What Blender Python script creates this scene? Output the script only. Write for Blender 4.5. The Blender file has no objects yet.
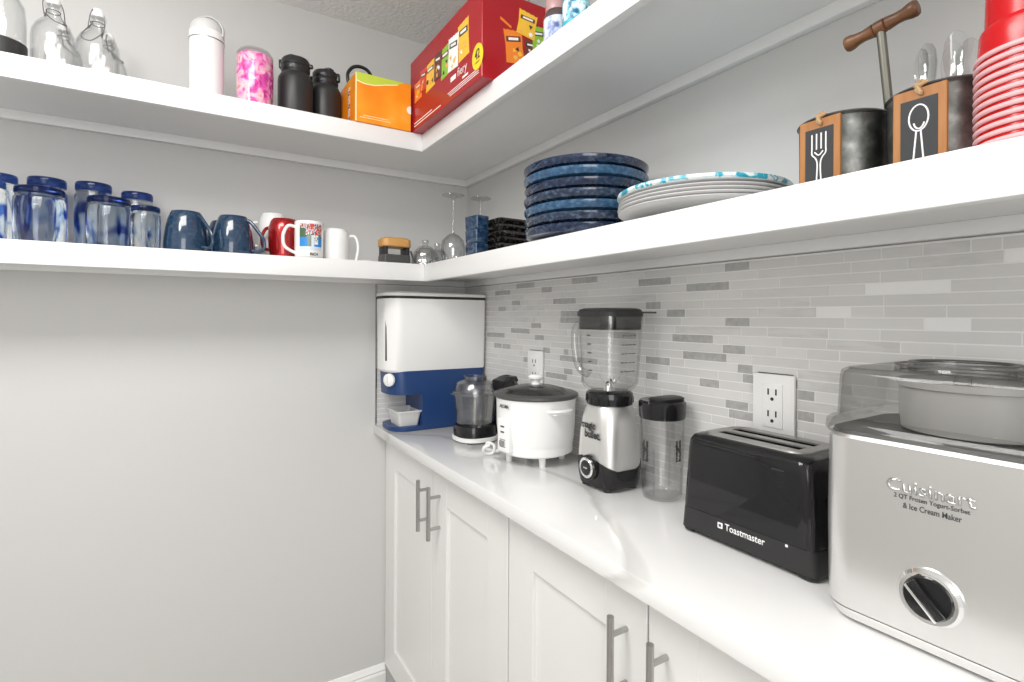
import bpy, bmesh, math, random
from mathutils import Vector, Matrix
random.seed(7)
SC = bpy.context.scene
COL = SC.collection
PI = math.pi

# ------------------------------------------------------------------ camera
cam_d = bpy.data.cameras.new('camera')
cam = bpy.data.objects.new('camera', cam_d)
COL.objects.link(cam)
SC.camera = cam
cam_d.sensor_width = 36.0
cam_d.sensor_fit = 'HORIZONTAL'
cam_d.lens = 528.31 / 1024 * 36
cam_d.shift_y = (317.44 - 341) / 1024
cam_d.clip_start = 0.02
SC.cycles.transparent_max_bounces = 32
SC.cycles.max_bounces = 16
SC.cycles.transmission_bounces = 16
_psi, _roll = math.radians(31.7295), math.radians(0.281)
_f = Vector((math.sin(_psi), math.cos(_psi), 0)); _r = Vector((math.cos(_psi), -math.sin(_psi), 0)); _u = Vector((0, 0, 1))
_cx = _r * math.cos(_roll) + _u * math.sin(_roll)
_cy = _u * math.cos(_roll) - _r * math.sin(_roll)
cam.matrix_world = Matrix(((_cx.x, _cy.x, -_f.x, 0), (_cx.y, _cy.y, -_f.y, 0), (_cx.z, _cy.z, -_f.z, 1.34), (0, 0, 0, 1)))

# ------------------------------------------------------------------ world, lamps, exposure
world = bpy.data.worlds.new('world'); SC.world = world
world.use_nodes = True
world.node_tree.nodes['Background'].inputs[0].default_value = (1.0, 0.985, 0.965, 1)
world.node_tree.nodes['Background'].inputs[1].default_value = 0.68
SC.view_settings.view_transform = 'Standard'
SC.view_settings.look = 'None'
SC.view_settings.gamma = 1.0
SC.view_settings.use_curve_mapping = False
SC.view_settings.exposure = 0.34

def area_lamp(name, loc, target, sx, sy, energy, color=(1, 1, 1)):
    l = bpy.data.lights.new(name, 'AREA'); l.shape = 'RECTANGLE'; l.size = sx; l.size_y = sy
    l.energy = energy; l.color = color
    o = bpy.data.objects.new(name, l); COL.objects.link(o)
    o.location = loc
    o.rotation_euler = (Vector(target) - Vector(loc)).to_track_quat('-Z', 'Y').to_euler()
    return o
_p = bpy.data.lights.new('ceiling_fill', 'POINT'); _p.energy = 10; _p.shadow_soft_size = .14; _p.color = (1, .985, .96)
_po = bpy.data.objects.new('ceiling_fill', _p); COL.objects.link(_po); _po.location = (-.60, .80, 2.12)  # added weak point lamp without a fixture, lifts the ceiling brightness
area_lamp('ceiling_panel', (-.30, .62, 2.335), (-.30, .62, 0), .62, .62, 13.5, (1, .985, .96))
area_lamp('rear_fill', (-0.75, -1.45, 1.60), (0.45, 1.6, 1.1), 1.2, 1.4, 19, (1, .99, .975))  # added fill from behind the camera; no doorway is built there

# ------------------------------------------------------------------ helpers
def new_mat(name, color=(.8, .8, .8), rough=.5, metal=0.0, trans=0.0, ior=1.45, coat=0.0, spec=None, alpha=1.0):
    m = bpy.data.materials.new(name); m.use_nodes = True
    b = m.node_tree.nodes['Principled BSDF']
    b.inputs['Base Color'].default_value = (*color, 1)
    b.inputs['Roughness'].default_value = rough
    b.inputs['Metallic'].default_value = metal
    b.inputs['Transmission Weight'].default_value = trans
    b.inputs['IOR'].default_value = ior
    b.inputs['Coat Weight'].default_value = coat
    b.inputs['Alpha'].default_value = alpha
    if spec is not None: b.inputs['Specular IOR Level'].default_value = spec
    return m

def nodes(m): return m.node_tree.nodes, m.node_tree.links, m.node_tree.nodes['Principled BSDF']

def add_bump(m, scale=200, strength=.1, dist=.001, stretch=None, detail=3, kind='noise'):
    n, l, b = nodes(m)
    tc = n.new('ShaderNodeTexCoord'); mp = n.new('ShaderNodeMapping')
    l.new(tc.outputs['Object'], mp.inputs[0])
    if stretch: mp.inputs['Scale'].default_value = stretch
    if kind == 'noise':
        t = n.new('ShaderNodeTexNoise'); t.inputs['Scale'].default_value = scale; t.inputs['Detail'].default_value = detail
        out = t.outputs['Fac']
    else:
        t = n.new('ShaderNodeTexVoronoi'); t.inputs['Scale'].default_value = scale; out = t.outputs['Distance']
    l.new(mp.outputs[0], t.inputs['Vector'])
    bp = n.new('ShaderNodeBump'); bp.inputs['Strength'].default_value = strength; bp.inputs['Distance'].default_value = dist
    l.new(out, bp.inputs['Height']); l.new(bp.outputs[0], b.inputs['Normal'])
    return m

def add_ramp(m, stops, scale=20, detail=4, stretch=None, distortion=0.0, kind='noise', rnd=False):
    n, l, b = nodes(m)
    tc = n.new('ShaderNodeTexCoord'); mp = n.new('ShaderNodeMapping')
    l.new(tc.outputs['Object'], mp.inputs[0])
    if stretch: mp.inputs['Scale'].default_value = stretch
    if rnd:
        oi = n.new('ShaderNodeObjectInfo')
        mu = n.new('ShaderNodeMath'); mu.operation = 'MULTIPLY'; mu.inputs[1].default_value = 7.0
        l.new(oi.outputs['Random'], mu.inputs[0])
        cb = n.new('ShaderNodeCombineXYZ'); l.new(mu.outputs[0], cb.inputs[0]); l.new(mu.outputs[0], cb.inputs[1])
        l.new(cb.outputs[0], mp.inputs['Location'])
    if kind == 'noise':
        t = n.new('ShaderNodeTexNoise'); t.inputs['Detail'].default_value = detail; t.inputs['Distortion'].default_value = distortion
    else:
        t = n.new('ShaderNodeTexWave'); t.inputs['Distortion'].default_value = distortion; t.inputs['Detail'].default_value = detail
    t.inputs['Scale'].default_value = scale
    l.new(mp.outputs[0], t.inputs['Vector'])
    r = n.new('ShaderNodeValToRGB')
    while len(r.color_ramp.elements) < len(stops): r.color_ramp.elements.new(.5)
    for e, (p, c) in zip(r.color_ramp.elements, stops): e.position = p; e.color = (*c, 1)
    l.new(t.outputs['Fac'], r.inputs[0]); l.new(r.outputs[0], b.inputs['Base Color'])
    return m

def clear_mat(name, tint=(.97, .98, .98), edge=(.75, .77, .78), gloss=.05, rough=.03):
    """thin clear glass or plastic: tinted transparency, darker at grazing angles, plus mirror gloss"""
    m = bpy.data.materials.new(name); m.use_nodes = True
    n, l = m.node_tree.nodes, m.node_tree.links
    n.remove(n['Principled BSDF']); out = n['Material Output']
    lw = n.new('ShaderNodeLayerWeight'); lw.inputs['Blend'].default_value = .35
    mx = n.new('ShaderNodeMix'); mx.data_type = 'RGBA'
    mx.inputs[6].default_value = (*tint, 1); mx.inputs[7].default_value = (*edge, 1)
    l.new(lw.outputs['Facing'], mx.inputs[0])
    tr = n.new('ShaderNodeBsdfTransparent'); l.new(mx.outputs[2], tr.inputs[0])
    gl = n.new('ShaderNodeBsdfGlossy'); gl.inputs['Roughness'].default_value = rough
    pw = n.new('ShaderNodeMath'); pw.operation = 'POWER'; pw.inputs[1].default_value = 4.0
    l2 = n.new('ShaderNodeLayerWeight'); l2.inputs['Blend'].default_value = .5
    l.new(l2.outputs['Facing'], pw.inputs[0])
    ad = n.new('ShaderNodeMath'); ad.operation = 'MULTIPLY_ADD'; ad.inputs[1].default_value = .55; ad.inputs[2].default_value = gloss; ad.use_clamp = True
    l.new(pw.outputs[0], ad.inputs[0])
    ms = n.new('ShaderNodeMixShader'); l.new(ad.outputs[0], ms.inputs[0]); l.new(tr.outputs[0], ms.inputs[1]); l.new(gl.outputs[0], ms.inputs[2])
    l.new(ms.outputs[0], out.inputs[0])
    return m

def obj(name, bm, mats, parent=None, loc=(0, 0, 0), rot=(0, 0, 0), smooth=35):
    if isinstance(bm, bpy.types.Mesh): me = bm; me.name = name
    else:
        me = bpy.data.meshes.new(name)
        bmesh.ops.recalc_face_normals(bm, faces=bm.faces[:])
        bm.to_mesh(me); bm.free()
    if not isinstance(mats, (list, tuple)): mats = [mats]
    for m in mats: me.materials.append(m)
    if smooth:
        me.shade_smooth(); me.set_sharp_from_angle(angle=math.radians(smooth))
    o = bpy.data.objects.new(name, me); COL.objects.link(o)
    o.location = loc; o.rotation_euler = rot
    if parent: o.parent = parent
    return o

def thing(name, label, cat, loc=(0, 0, 0), rz=0.0, group=None):
    o = bpy.data.objects.new(name, None); COL.objects.link(o)
    o.empty_display_size = .02
    o.location = loc; o.rotation_euler = (0, 0, rz)
    return tag(o, label, cat, group)

def tag(o, label, cat, group=None):
    o['label'] = label; o['category'] = cat
    if group: o['group'] = group
    return o

def struct(o): o['kind'] = 'structure'; return o

def dup(root, loc, rz=0.0, label=None, group=None, scale=None):
    r = root.copy(); COL.objects.link(r); r.location = loc; r.rotation_euler = (0, 0, rz)
    if label: r['label'] = label
    if group: r['group'] = group
    if scale: r.scale = scale
    for ch in list(root.children):
        c = ch.copy(); COL.objects.link(c); c.parent = r
        for g in list(ch.children):
            d = g.copy(); COL.objects.link(d); d.parent = c
    return r

def BM(): return bmesh.new()
def feet(parent, dx, dy, r, h, mat, n=((1, 1), (1, -1), (-1, 1), (-1, -1))):
    for sx, sy in n: obj('foot', lathe(BM(), [(0, 0), (r, 0), (r, h), (0, h)], seg=16), mat, parent, loc=(dx * sx, dy * sy, 0))

def box(bm, x0, x1, y0, y1, z0, z1, bev=0.0, seg=2, mi=0):
    vs = [bm.verts.new((x, y, z)) for x in (x0, x1) for y in (y0, y1) for z in (z0, z1)]
    fs = [bm.faces.new([vs[i] for i in q]) for q in ((0, 1, 3, 2), (4, 6, 7, 5), (0, 4, 5, 1), (2, 3, 7, 6), (0, 2, 6, 4), (1, 5, 7, 3))]
    for f in fs: f.material_index = mi
    if bev:
        es = list({e for f in fs for e in f.edges})
        r = bmesh.ops.bevel(bm, geom=es, offset=bev, segments=seg, profile=.5, affect='EDGES')
        for f in r['faces']: f.material_index = mi
    return bm

def lathe(bm, prof, cx=0, cy=0, seg=48, closed=False, mi=0, axis='z', z0=0):
    rings = []
    for (r, z) in prof:
        if r < 1e-6: rings.append([bm.verts.new((cx, cy, z + z0))])
        else: rings.append([bm.verts.new((cx + r * math.cos(2 * PI * k / seg), cy + r * math.sin(2 * PI * k / seg), z + z0)) for k in range(seg)])
    pr = list(zip(rings[:-1], rings[1:]))
    if closed: pr.append((rings[-1], rings[0]))
    for a, b in pr:
        for k in range(seg):
            k2 = (k + 1) % seg
            if len(a) == 1 and len(b) == 1: continue
            if len(a) == 1: f = bm.faces.new((a[0], b[k], b[k2]))
            elif len(b) == 1: f = bm.faces.new((a[k], b[0], a[k2]))
            else: f = bm.faces.new((a[k], b[k], b[k2], a[k2]))
            f.material_index = mi
    return bm

def rrect(hx, hy, r, n=6):
    pts = []; rp, rm = r if isinstance(r, tuple) else (r, r)
    for (sx, sy, a0) in ((1, 1, 0), (-1, 1, 90), (-1, -1, 180), (1, -1, 270)):
        r = min(rp if sx > 0 else rm, hx * .999, hy * .999)
        for k in range(n + 1):
            a = math.radians(a0 + 90 * k / n)
            pts.append((sx * (hx - r) + r * math.cos(a), sy * (hy - r) + r * math.sin(a)))
    return pts

def loft(bm, secs, n=6, cap0=True, cap1=True, mi=0, closed=False):
    """secs: (z, hx, hy, r[, cx, cy])"""
    rings = []
    for s in secs:
        z, hx, hy, r = s[:4]; cx, cy = (s[4], s[5]) if len(s) > 4 else (0, 0)
        rings.append([bm.verts.new((cx + x, cy + y, z)) for x, y in rrect(hx, hy, r, n)])
    pr = list(zip(rings[:-1], rings[1:]))
    if closed: pr.append((rings[-1], rings[0])); cap0 = cap1 = False
    for a, b in pr:
        m = len(a)
        for k in range(m):
            bm.faces.new((a[k], a[(k + 1) % m], b[(k + 1) % m], b[k])).material_index = mi
    if cap0: bm.faces.new(rings[0][::-1]).material_index = mi
    if cap1: bm.faces.new(rings[-1]).material_index = mi
    return bm

def catmull(pts, n=6, closed=False):
    P = [Vector(p) for p in pts]; out = []
    m = len(P)
    rng = range(m) if closed else range(m - 1)
    for i in rng:
        if closed: a, b, c, d = P[(i - 1) % m], P[i], P[(i + 1) % m], P[(i + 2) % m]
        else: a, b, c, d = P[max(i - 1, 0)], P[i], P[i + 1], P[min(i + 2, m - 1)]
        for k in range(n):
            t = k / n
            out.append(.5 * ((2 * b) + (c - a) * t + (2 * a - 5 * b + 4 * c - d) * t * t + (3 * b - a - 3 * c + d) * t ** 3))
    if not closed: out.append(P[-1])
    return out

def tube(bm, pts, r, seg=10, closed=False, smooth_n=0, flat=1.0, up=None, mi=0):
    P = catmull(pts, smooth_n, closed) if smooth_n else [Vector(p) for p in pts]
    m = len(P); rings = []
    rad = r if callable(r) else (lambda t: r)
    prev = None
    for i, p in enumerate(P):
        if closed: t = P[(i + 1) % m] - P[(i - 1) % m]
        else: t = P[min(i + 1, m - 1)] - P[max(i - 1, 0)]
        t.normalize()
        if up is not None: nrm = Vector(up); nrm = (nrm - t * nrm.dot(t))
        elif prev is None: nrm = t.orthogonal()
        else: nrm = prev - t * prev.dot(t)
        if nrm.length < 1e-6: nrm = t.orthogonal()
        nrm.normalize(); prev = nrm; bi = t.cross(nrm)
        rr = rad(i / (m - 1))
        rings.append([bm.verts.new(p + nrm * (rr * flat * math.cos(2 * PI * k / seg)) + bi * (rr * math.sin(2 * PI * k / seg))) for k in range(seg)])
    pr = list(zip(rings[:-1], rings[1:]))
    if closed: pr.append((rings[-1], rings[0]))
    for a, b in pr:
        for k in range(seg): bm.faces.new((a[k], a[(k + 1) % seg], b[(k + 1) % seg], b[k])).material_index = mi
    if not closed:
        bm.faces.new(rings[0][::-1]).material_index = mi; bm.faces.new(rings[-1]).material_index = mi
    return bm

def xform(bm, M, verts=None): bmesh.ops.transform(bm, matrix=M, verts=verts or bm.verts[:]); return bm

def cyl_x(bm, x0, x1, y, z, r, seg=32, prof=None, mi=0):
    """disc or turned shape about the X axis; prof: (r, x)"""
    nb = BM(); lathe(nb, prof or [(0, x0), (r, x0), (r, x1), (0, x1)], seg=seg, mi=mi)
    xform(nb, Matrix.Translation((0, y, z)) @ Matrix(((0, 0, 1, 0), (0, 1, 0, 0), (-1, 0, 0, 0), (0, 0, 0, 1))))
    me = bpy.data.meshes.new('t'); nb.to_mesh(me); nb.free(); bm.from_mesh(me); bpy.data.meshes.remove(me)
    return bm

def bool_cut(bm_a, cutters):
    ma = bpy.data.meshes.new('a'); bmesh.ops.recalc_face_normals(bm_a, faces=bm_a.faces[:]); bm_a.to_mesh(ma); bm_a.free()
    oa = bpy.data.objects.new('a', ma); COL.objects.link(oa); tmp = []
    for cb in cutters:
        mc = bpy.data.meshes.new('c'); bmesh.ops.recalc_face_normals(cb, faces=cb.faces[:]); cb.to_mesh(mc); cb.free()
        oc = bpy.data.objects.new('c', mc); COL.objects.link(oc); tmp.append(oc)
        md = oa.modifiers.new('b', 'BOOLEAN'); md.operation = 'DIFFERENCE'; md.object = oc; md.solver = 'EXACT'
    bpy.context.view_layer.update()
    dg = bpy.context.evaluated_depsgraph_get()
    me = bpy.data.meshes.new_from_object(oa.evaluated_get(dg))
    for o in tmp + [oa]:
        d = o.data; bpy.data.objects.remove(o); bpy.data.meshes.remove(d)
    return me

FACE = {'-x': ((0, -1, 0), (0, 0, 1)), '-y': ((1, 0, 0), (0, 0, 1))}
def text(body, w, h, loc, face, mat, parent, name='lettering', depth=.0004, rot=0.0, bold=0.0, spacing=1.0, align='CENTER'):
    cu = bpy.data.curves.new('t', 'FONT'); cu.body = body; cu.size = 1; cu.extrude = 0; cu.offset = bold
    cu.align_x = align; cu.align_y = 'CENTER'; cu.space_character = spacing; cu.resolution_u = 3
    o = bpy.data.objects.new('t', cu); COL.objects.link(o)
    bpy.context.view_layer.update()
    dg = bpy.context.evaluated_depsgraph_get()
    me = bpy.data.meshes.new_from_object(o.evaluated_get(dg))
    bpy.data.objects.remove(o); bpy.data.curves.remove(cu)
    xs = [v.co.x for v in me.vertices]; ys = [v.co.y for v in me.vertices]
    cx, cy = (min(xs) + max(xs)) / 2, (min(ys) + max(ys)) / 2
    sx = w / (max(xs) - min(xs)); sy = h / (max(ys) - min(ys)) if h else sx
    bm = BM(); bm.from_mesh(me); bpy.data.meshes.remove(me)
    g = bmesh.ops.extrude_face_region(bm, geom=bm.faces[:])
    for v in g['geom']:
        if isinstance(v, bmesh.types.BMVert): v.co.z += 1.0
    X, Y = (Vector(a) for a in FACE[face]); Z = X.cross(Y)
    c, s = math.cos(rot), math.sin(rot)
    for v in bm.verts:
        a, b_, d = (v.co.x - cx) * sx, (v.co.y - cy) * sy, v.co.z * depth
        a, b_ = a * c - b_ * s, a * s + b_ * c
        v.co = X * a + Y * b_ + Z * d
    return obj(name, bm, mat, parent, loc=loc, smooth=0)

def poly_prism(bm, pts, face, off, depth, mi=0):
    """pts: (a, z) on a face looking down -x (a=y) or -y (a=x); off = plane coordinate; grows outward by depth"""
    def P(a, z, d): return (off - d, a, z) if face == '-x' else (a, off - d, z)
    A = [bm.verts.new(P(a, z, 0)) for a, z in pts]; B = [bm.verts.new(P(a, z, depth)) for a, z in pts]
    bm.faces.new(A).material_index = mi; bm.faces.new(B).material_index = mi
    for k in range(len(A)): bm.faces.new((A[k], A[(k + 1) % len(A)], B[(k + 1) % len(A)], B[k])).material_index = mi
    return bm

# ------------------------------------------------------------------ materials
M = {}
M['wall'] = add_bump(new_mat('greige_paint', (.60, .598, .588), .6), 260, .15, .0010)
M['ceiling'] = add_bump(new_mat('textured_ceiling', (.90, .895, .885), .8), 75, .6, .007, detail=3)
M['trim'] = new_mat('white_trim_paint', (.86, .86, .85), .35)
M['shelf'] = new_mat('white_shelf_paint', (.82, .82, .815), .38)
M['cabinet'] = new_mat('cabinet_paint', (.80, .80, .785), .35)
M['gap'] = new_mat('cabinet_inside', (.35, .35, .34), .7)
M['floor'] = add_ramp(new_mat('floor_tile', (.5, .48, .45), .4), [(.3, (.42, .40, .37)), (.7, (.55, .53, .50))], 3)
q = new_mat('quartz', (.87, .87, .865), .12); M['quartz'] = q
add_ramp(q, [(.0, (.83, .83, .825)), (.465, (.83, .83, .825)), (.5, (.64, .635, .62)), (.515, (.82, .82, .815))], 1.1, 6, stretch=(1.4, .8, 1), distortion=.9)
M['grout'] = new_mat('grout', (.84, .835, .82), .8)
M['tile'] = new_mat('tile_glossy_pale', (.665, .66, .648), .18)
M['tile2'] = new_mat('tile_pale_warm', (.71, .705, .692), .25)
M['tile3'] = add_ramp(new_mat('tile_stone', (.56, .55, .53), .4), [(.35, (.59, .585, .575)), (.65, (.68, .675, .665))], 60, stretch=(1, .4, 2))
M['tile_dark'] = add_ramp(new_mat('tile_dark', (.34, .34, .33), .3), [(.3, (.36, .36, .35)), (.7, (.48, .48, .47))], 80)
M['tile_white'] = new_mat('tile_white', (.86, .86, .85), .12)
M['steel'] = new_mat('brushed_nickel', (.46, .455, .445), .24, 1.0)
M['chrome'] = new_mat('chrome', (.85, .85, .85), .08, 1.0)
M['plate_white'] = new_mat('white_plastic', (.85, .85, .84), .35)
M['black'] = new_mat('black_plastic', (.018, .018, .019), .28)
M['gloss_black'] = new_mat('gloss_black', (.012, .012, .013), .07)
M['matte_black'] = new_mat('matte_black', (.025, .025, .026), .45)
M['char'] = new_mat('charcoal', (.07, .07, .07), .4)
M['ink'] = new_mat('ink', (.03, .03, .03), .5)
M['white_ink'] = new_mat('white_ink', (.9, .9, .9), .5)
M['clear'] = clear_mat('clear_plastic', (.985, .985, .985), (.82, .825, .825), .055, .07)
M['glass'] = clear_mat('clear_glass', (.993, .993, .993), (.84, .85, .855), .045, .03)
M['smoke'] = clear_mat('smoky_clear_plastic', (.955, .955, .95), (.74, .74, .73), .035, .05)
M['frost'] = clear_mat('frosted_plastic', (.90, .90, .89), (.70, .70, .69), .10, .35)
M['navy_plastic'] = new_mat('blue_plastic', (.012, .045, .155), .35)
M['hopper'] = new_mat('hopper_white', (.84, .84, .825), .3)

# ================================================================== THE ROOM
XR, YB, XL, YF, ZC = .930, 1.840, -1.45, -1.9, 2.350
ZCT = .960          # top of worktop
ZM, ZMB = 1.510, 1.4556   # lower shelf top, bottom
ZU, ZUB = 1.8935, 1.8417  # upper shelf top, bottom
def slab(name, x0, x1, y0, y1, z0, z1, mat, bev=0):
    return struct(obj(name, box(BM(), x0, x1, y0, y1, z0, z1, bev), mat))
slab('wall_back', XL - .1, XR + .1, YB, YB + .1, 0, ZC, M['wall'])
slab('wall_right', XR, XR + .1, YF, YB, 0, ZC, M['wall'])
slab('wall_left', XL - .1, XL, YF, YB, 0, ZC, M['wall'])
slab('floor', XL - .1, XR + .1, YF, YB + .1, -.08, 0, M['floor'])
slab('ceiling', XL - .1, XR + .1, YF, YB + .1, ZC, ZC + .08, M['ceiling'])
# baseboard with a moulded top
def baseboard(name, x0, x1):
    b = BM()
    prof = [(0, 0), (.014, 0), (.014, .078), (.010, .084), (.012, .090), (.008, .098), (.005, .106), (0, .108)]
    A = [b.verts.new((x0, YB - d, z)) for d, z in prof]; B = [b.verts.new((x1, YB - d, z)) for d, z in prof]
    b.faces.new(A); b.faces.new(B[::-1])
    for k in range(len(A)): b.faces.new((A[k], B[k], B[(k + 1) % len(A)], A[(k + 1) % len(A)]))
    struct(obj(name, b, M['trim'], smooth=20))
baseboard('baseboard_back', XL, .61)

# mosaic backsplash, right wall: strips in 26 courses, each strip real geometry
DARK = [(.625, .681, 1.4407), (.818, .919, 1.4243), (.67, .777, 1.4054), (.779, .832, 1.35), (.624, .679, 1.3325), (.707, .815, 1.295), (.633, .685, 1.2766), (.82, .894, 1.2395), (.856, .894, 1.2015), (.691, .741, 1.2032), (.848, .895, 1.3668), (1.505, 1.609, 1.429), (1.362, 1.471, 1.4454), (1.271, 1.325, 1.4254), (1.157, 1.266, 1.3887), (1.444, 1.499, 1.3914), (1.534, 1.586, 1.3736), (1.147, 1.228, 1.3493), (1.327, 1.381, 1.3148), (1.389, 1.502, 1.2983), (1.543, 1.667, 1.2792), (1.309, 1.361, 1.2781), (1.562, 1.613, 1.2426), (1.503, 1.557, 1.2416), (1.278, 1.316, 1.2407), (1.189, 1.212, 1.2423), (1.394, 1.423, 1.2048), (1.17, 1.211, 1.1861), (1.194, 1.301, 1.1656), (.617, .651, 1.2395), (.626, .678, 1.1656), (.50, .53, 1.2035), (.50, .53, 1.1656)]
PALE = [(.311, .421, 1.3872), (.443, .498, 1.3489), (.288, .342, 1.3317), (.19, .253, 1.4227)]
STONE = [(.288, .344, 1.4425), (.509, .566, 1.3693), (.478, .588, 1.3157), (.372, .481, 1.2944), (.45, .531, 1.2412), (.44, .53, 1.2225), (.44, .53, 1.185)]
def backsplash(name, axis, a0, a1, accents):
    b = BM(); n = 27; ztop = ZMB + .02; pitch = .0182; z_first = 1.4424 + pitch
    rnd = random.Random(11 if axis == 'y' else 5)
    # grout bed
    if axis == 'y': box(b, XR - .0054, XR, a0, a1, ZCT, ZMB - .002)
    else: box(b, a0, a1, YB - .0054, YB, ZCT, ZMB - .002)
    for k in range(28):
        zc = z_first - k * pitch; z0, z1 = zc - pitch / 2 + .0009, zc + pitch / 2 - .0011
        if z1 < ZCT + .002: break
        z0 = max(z0, ZCT + .001); z1 = min(z1, ZMB - .003)
        if z1 - z0 < .004: continue
        fixed = sorted((p, q_, mi) for lst, mi in ((accents[0], 4), (accents[1], 5), (accents[2], 3)) for p, q_, z in lst if abs(z - zc) < pitch / 2)
        segs = []; cur = a0
        for p, q_, mi in fixed + [(a1, None, 0)]:
            while cur < p - 1e-4:
                L = rnd.choice((.055, .055, .11, .11, .13, .165, .08))
                if p - (cur + L) < .03: L = p - cur
                mi2 = rnd.choices((1, 2, 3, 4), (.62, .28, .07, .03))[0]
                segs.append((cur, min(cur + L, p), mi2)); cur += L
            if q_ is not None and q_ > cur: segs.append((p, q_, mi)); cur = q_
        for s, e, mi in segs:
            if e - s < .004: continue
            h = .0057 + rnd.random() * .0004
            if axis == 'y': box(b, XR - h, XR - .0045, s + .0009, e - .0009, z0, z1, mi=mi)
            else: box(b, s + .0009, e - .0009, YB - h, YB - .0045, z0, z1, mi=mi)
    return struct(obj(name, b, [M['grout'], M['tile'], M['tile2'], M['tile3'], M['tile_dark'], M['tile_white']], smooth=0))
backsplash('trim_1', 'y', -1.2, YB - .008, (DARK, PALE, STONE))
backsplash('trim_2', 'x', .574, XR - .008, ([(.60, .66, 1.35), (.9, .92, 1.37)], [], []))
slab('trim_3', .570, .5735, YB - .010, YB, ZCT, ZMB - .001, M['steel'])

# ================================================================== SHELVES (each L is one thing: board, fascia strips, wall cleats)
def corner_shelf(name, label, xs, ys, ztop, zbot, zcl, xend, yend):
    t = thing(name, label, 'shelf', (XR, YB, zbot))
    L = lambda x, y, z: (x - XR, y - YB, z - zbot)
    def p(nm, x0, x1, y0, y1, z0, z1, bev=.0):
        a = L(x0, y0, z0); c = L(x1, y1, z1)
        return obj(nm, box(BM(), a[0], c[0], a[1], c[1], a[2], c[2], bev), M['shelf'], t)
    zb = zcl
    # L-shaped board (one continuous top)
    b = BM(); e = .0005
    poly = [(xend, YB - e), (XR - e, YB - e), (XR - e, yend), (xs + .019, yend), (xs + .019, ys + .019), (xend, ys + .019)]
    A = [b.verts.new(L(x, y, zb)) for x, y in poly]; B = [b.verts.new(L(x, y, ztop)) for x, y in poly]
    b.faces.new(A); b.faces.new(B)
    for k in range(6): b.faces.new((A[k], A[(k + 1) % 6], B[(k + 1) % 6], B[k]))
    obj('board', b, M['shelf'], t, smooth=0)
    p('fascia', xend, xs, ys, ys + .019, zbot, ztop, .0015)
    b = BM(); a = L(xs, yend, zbot); c = L(xs + .019, ys + .019, ztop)
    obj('fascia', box(b, a[0], c[0], a[1], c[1], a[2], c[2], .0015), M['shelf'], t)
    p('cleat', xend, XR - .001, YB - .0185, YB - .0005, zbot, zcl, .001)
    p('cleat', XR - .0185, XR - .0005, yend, YB - .0185, zbot, zcl, .001)
    return t
corner_shelf('corner_shelf', 'lower white L-shaped wall shelf holding the mugs and plates, above the backsplash', .655, 1.597, ZM, ZMB, 1.4765, XL, -1.2)
corner_shelf('corner_shelf', 'upper white L-shaped wall shelf near the ceiling holding bottles and snack boxes', .608, 1.507, ZU, ZUB, 1.866, XL, -1.2)

# ================================================================== BASE CABINETS
XF = .61
def bar_pull(parent, y, ztop, zbot):
    b = BM(); zc = (ztop + zbot) / 2
    tube(b, [(-.035, 0, zbot), (-.035, 0, ztop)], .0058, 20)
    for z in (ztop - .030, zbot + .030): tube(b, [(-.035, 0, z), (0, 0, z)], .0045, 14)
    return obj('handle', b, M['steel'], parent, loc=(XF, y, 0))
def door(parent, y0, y1, z0, z1, hy):
    t_, st = .020, .094
    b = BM()
    box(b, XF + .009, XF + t_, y0, y1, z0, z1)
    for (a0, a1, c0, c1) in ((y0, y0 + st, z0, z1), (y1 - st, y1, z0, z1), (y0 + st, y1 - st, z1 - st - .012, z1), (y0 + st, y1 - st, z0, z0 + st)):
        box(b, XF, XF + .010, a0, a1, c0, c1, .0009, 1)
    d = obj('door', b, M['cabinet'], parent, smooth=0)
    h = bar_pull(d, hy, .867, .720)
    return d
def base_cabinet(label, y0, y1, h0, h1):
    t = thing('base_cabinet', label, 'cabinet', (0, 0, 0), 0, 'white shaker base cabinets under the worktop')
    b = BM(); box(b, XF + .0215, XR - .002, y0 + .001, y1 - .001, .10, .9280)
    box(b, XF + .075, XR - .002, y0 + .001, y1 - .001, .0, .10)
    obj('body', b, M['cabinet'], t, smooth=0)
    ym = (y0 + y1) / 2
    door(t, y0 + .002, ym - .002, .105, .9235, h0)
    door(t, ym + .002, y1 - .002, .105, .9235, h1)
    return t
base_cabinet('white shaker cabinet at the far end of the worktop, touching the back wall', .998, 1.838, 1.366, 1.443)
base_cabinet('white shaker cabinet next nearer, with long bar pulls cut by the bottom of the picture', .170, .996, .545, .629)
base_cabinet('white shaker cabinet nearest the viewer, below the steel appliance', -.67, .168, -.29, -.21)
b = BM(); box(b, .565, XR - .0005, -1.0, YB - .0005, .9286, ZCT, .002)
tag(obj('worktop', b, M['quartz']), 'white quartz worktop with faint grey veins along the right wall', 'countertop')

# ================================================================== WALL OUTLETS
def outlet(y, label):
    t = thing('wall_outlet', label, 'outlet', (XR - .008, y, 1.1805), 0)
    b = BM(); box(b, -.0065, 0, -.0405, .0405, -.0575, .0575, .0022)
    obj('cover_plate', b, M['plate_white'], t)
    b = BM(); box(b, -.0085, -.006, -.0195, .0195, -.040, .040, .001)
    obj('socket', b, M['plate_white'], t)
    b = BM()
    for zc in (.020, -.020):
        for yy in (-.0075, .0075): box(b, -.0089, -.0080, yy - .0015, yy + .0015, zc, zc + .011)
        cyl_x(b, -.0089, -.0080, 0, zc - .0075, .0032, 16)
    obj('slot', b, M['ink'], t, smooth=0)
    b = BM(); box(b, -.0005, .0015, -.034, .034, .0578, .0592)
    obj('shade_strip', b, M['char'], t)  # solid dark strip standing in for the shade line above the plate
    return t
outlet(.5715, 'white double wall outlet above the black toaster')
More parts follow.
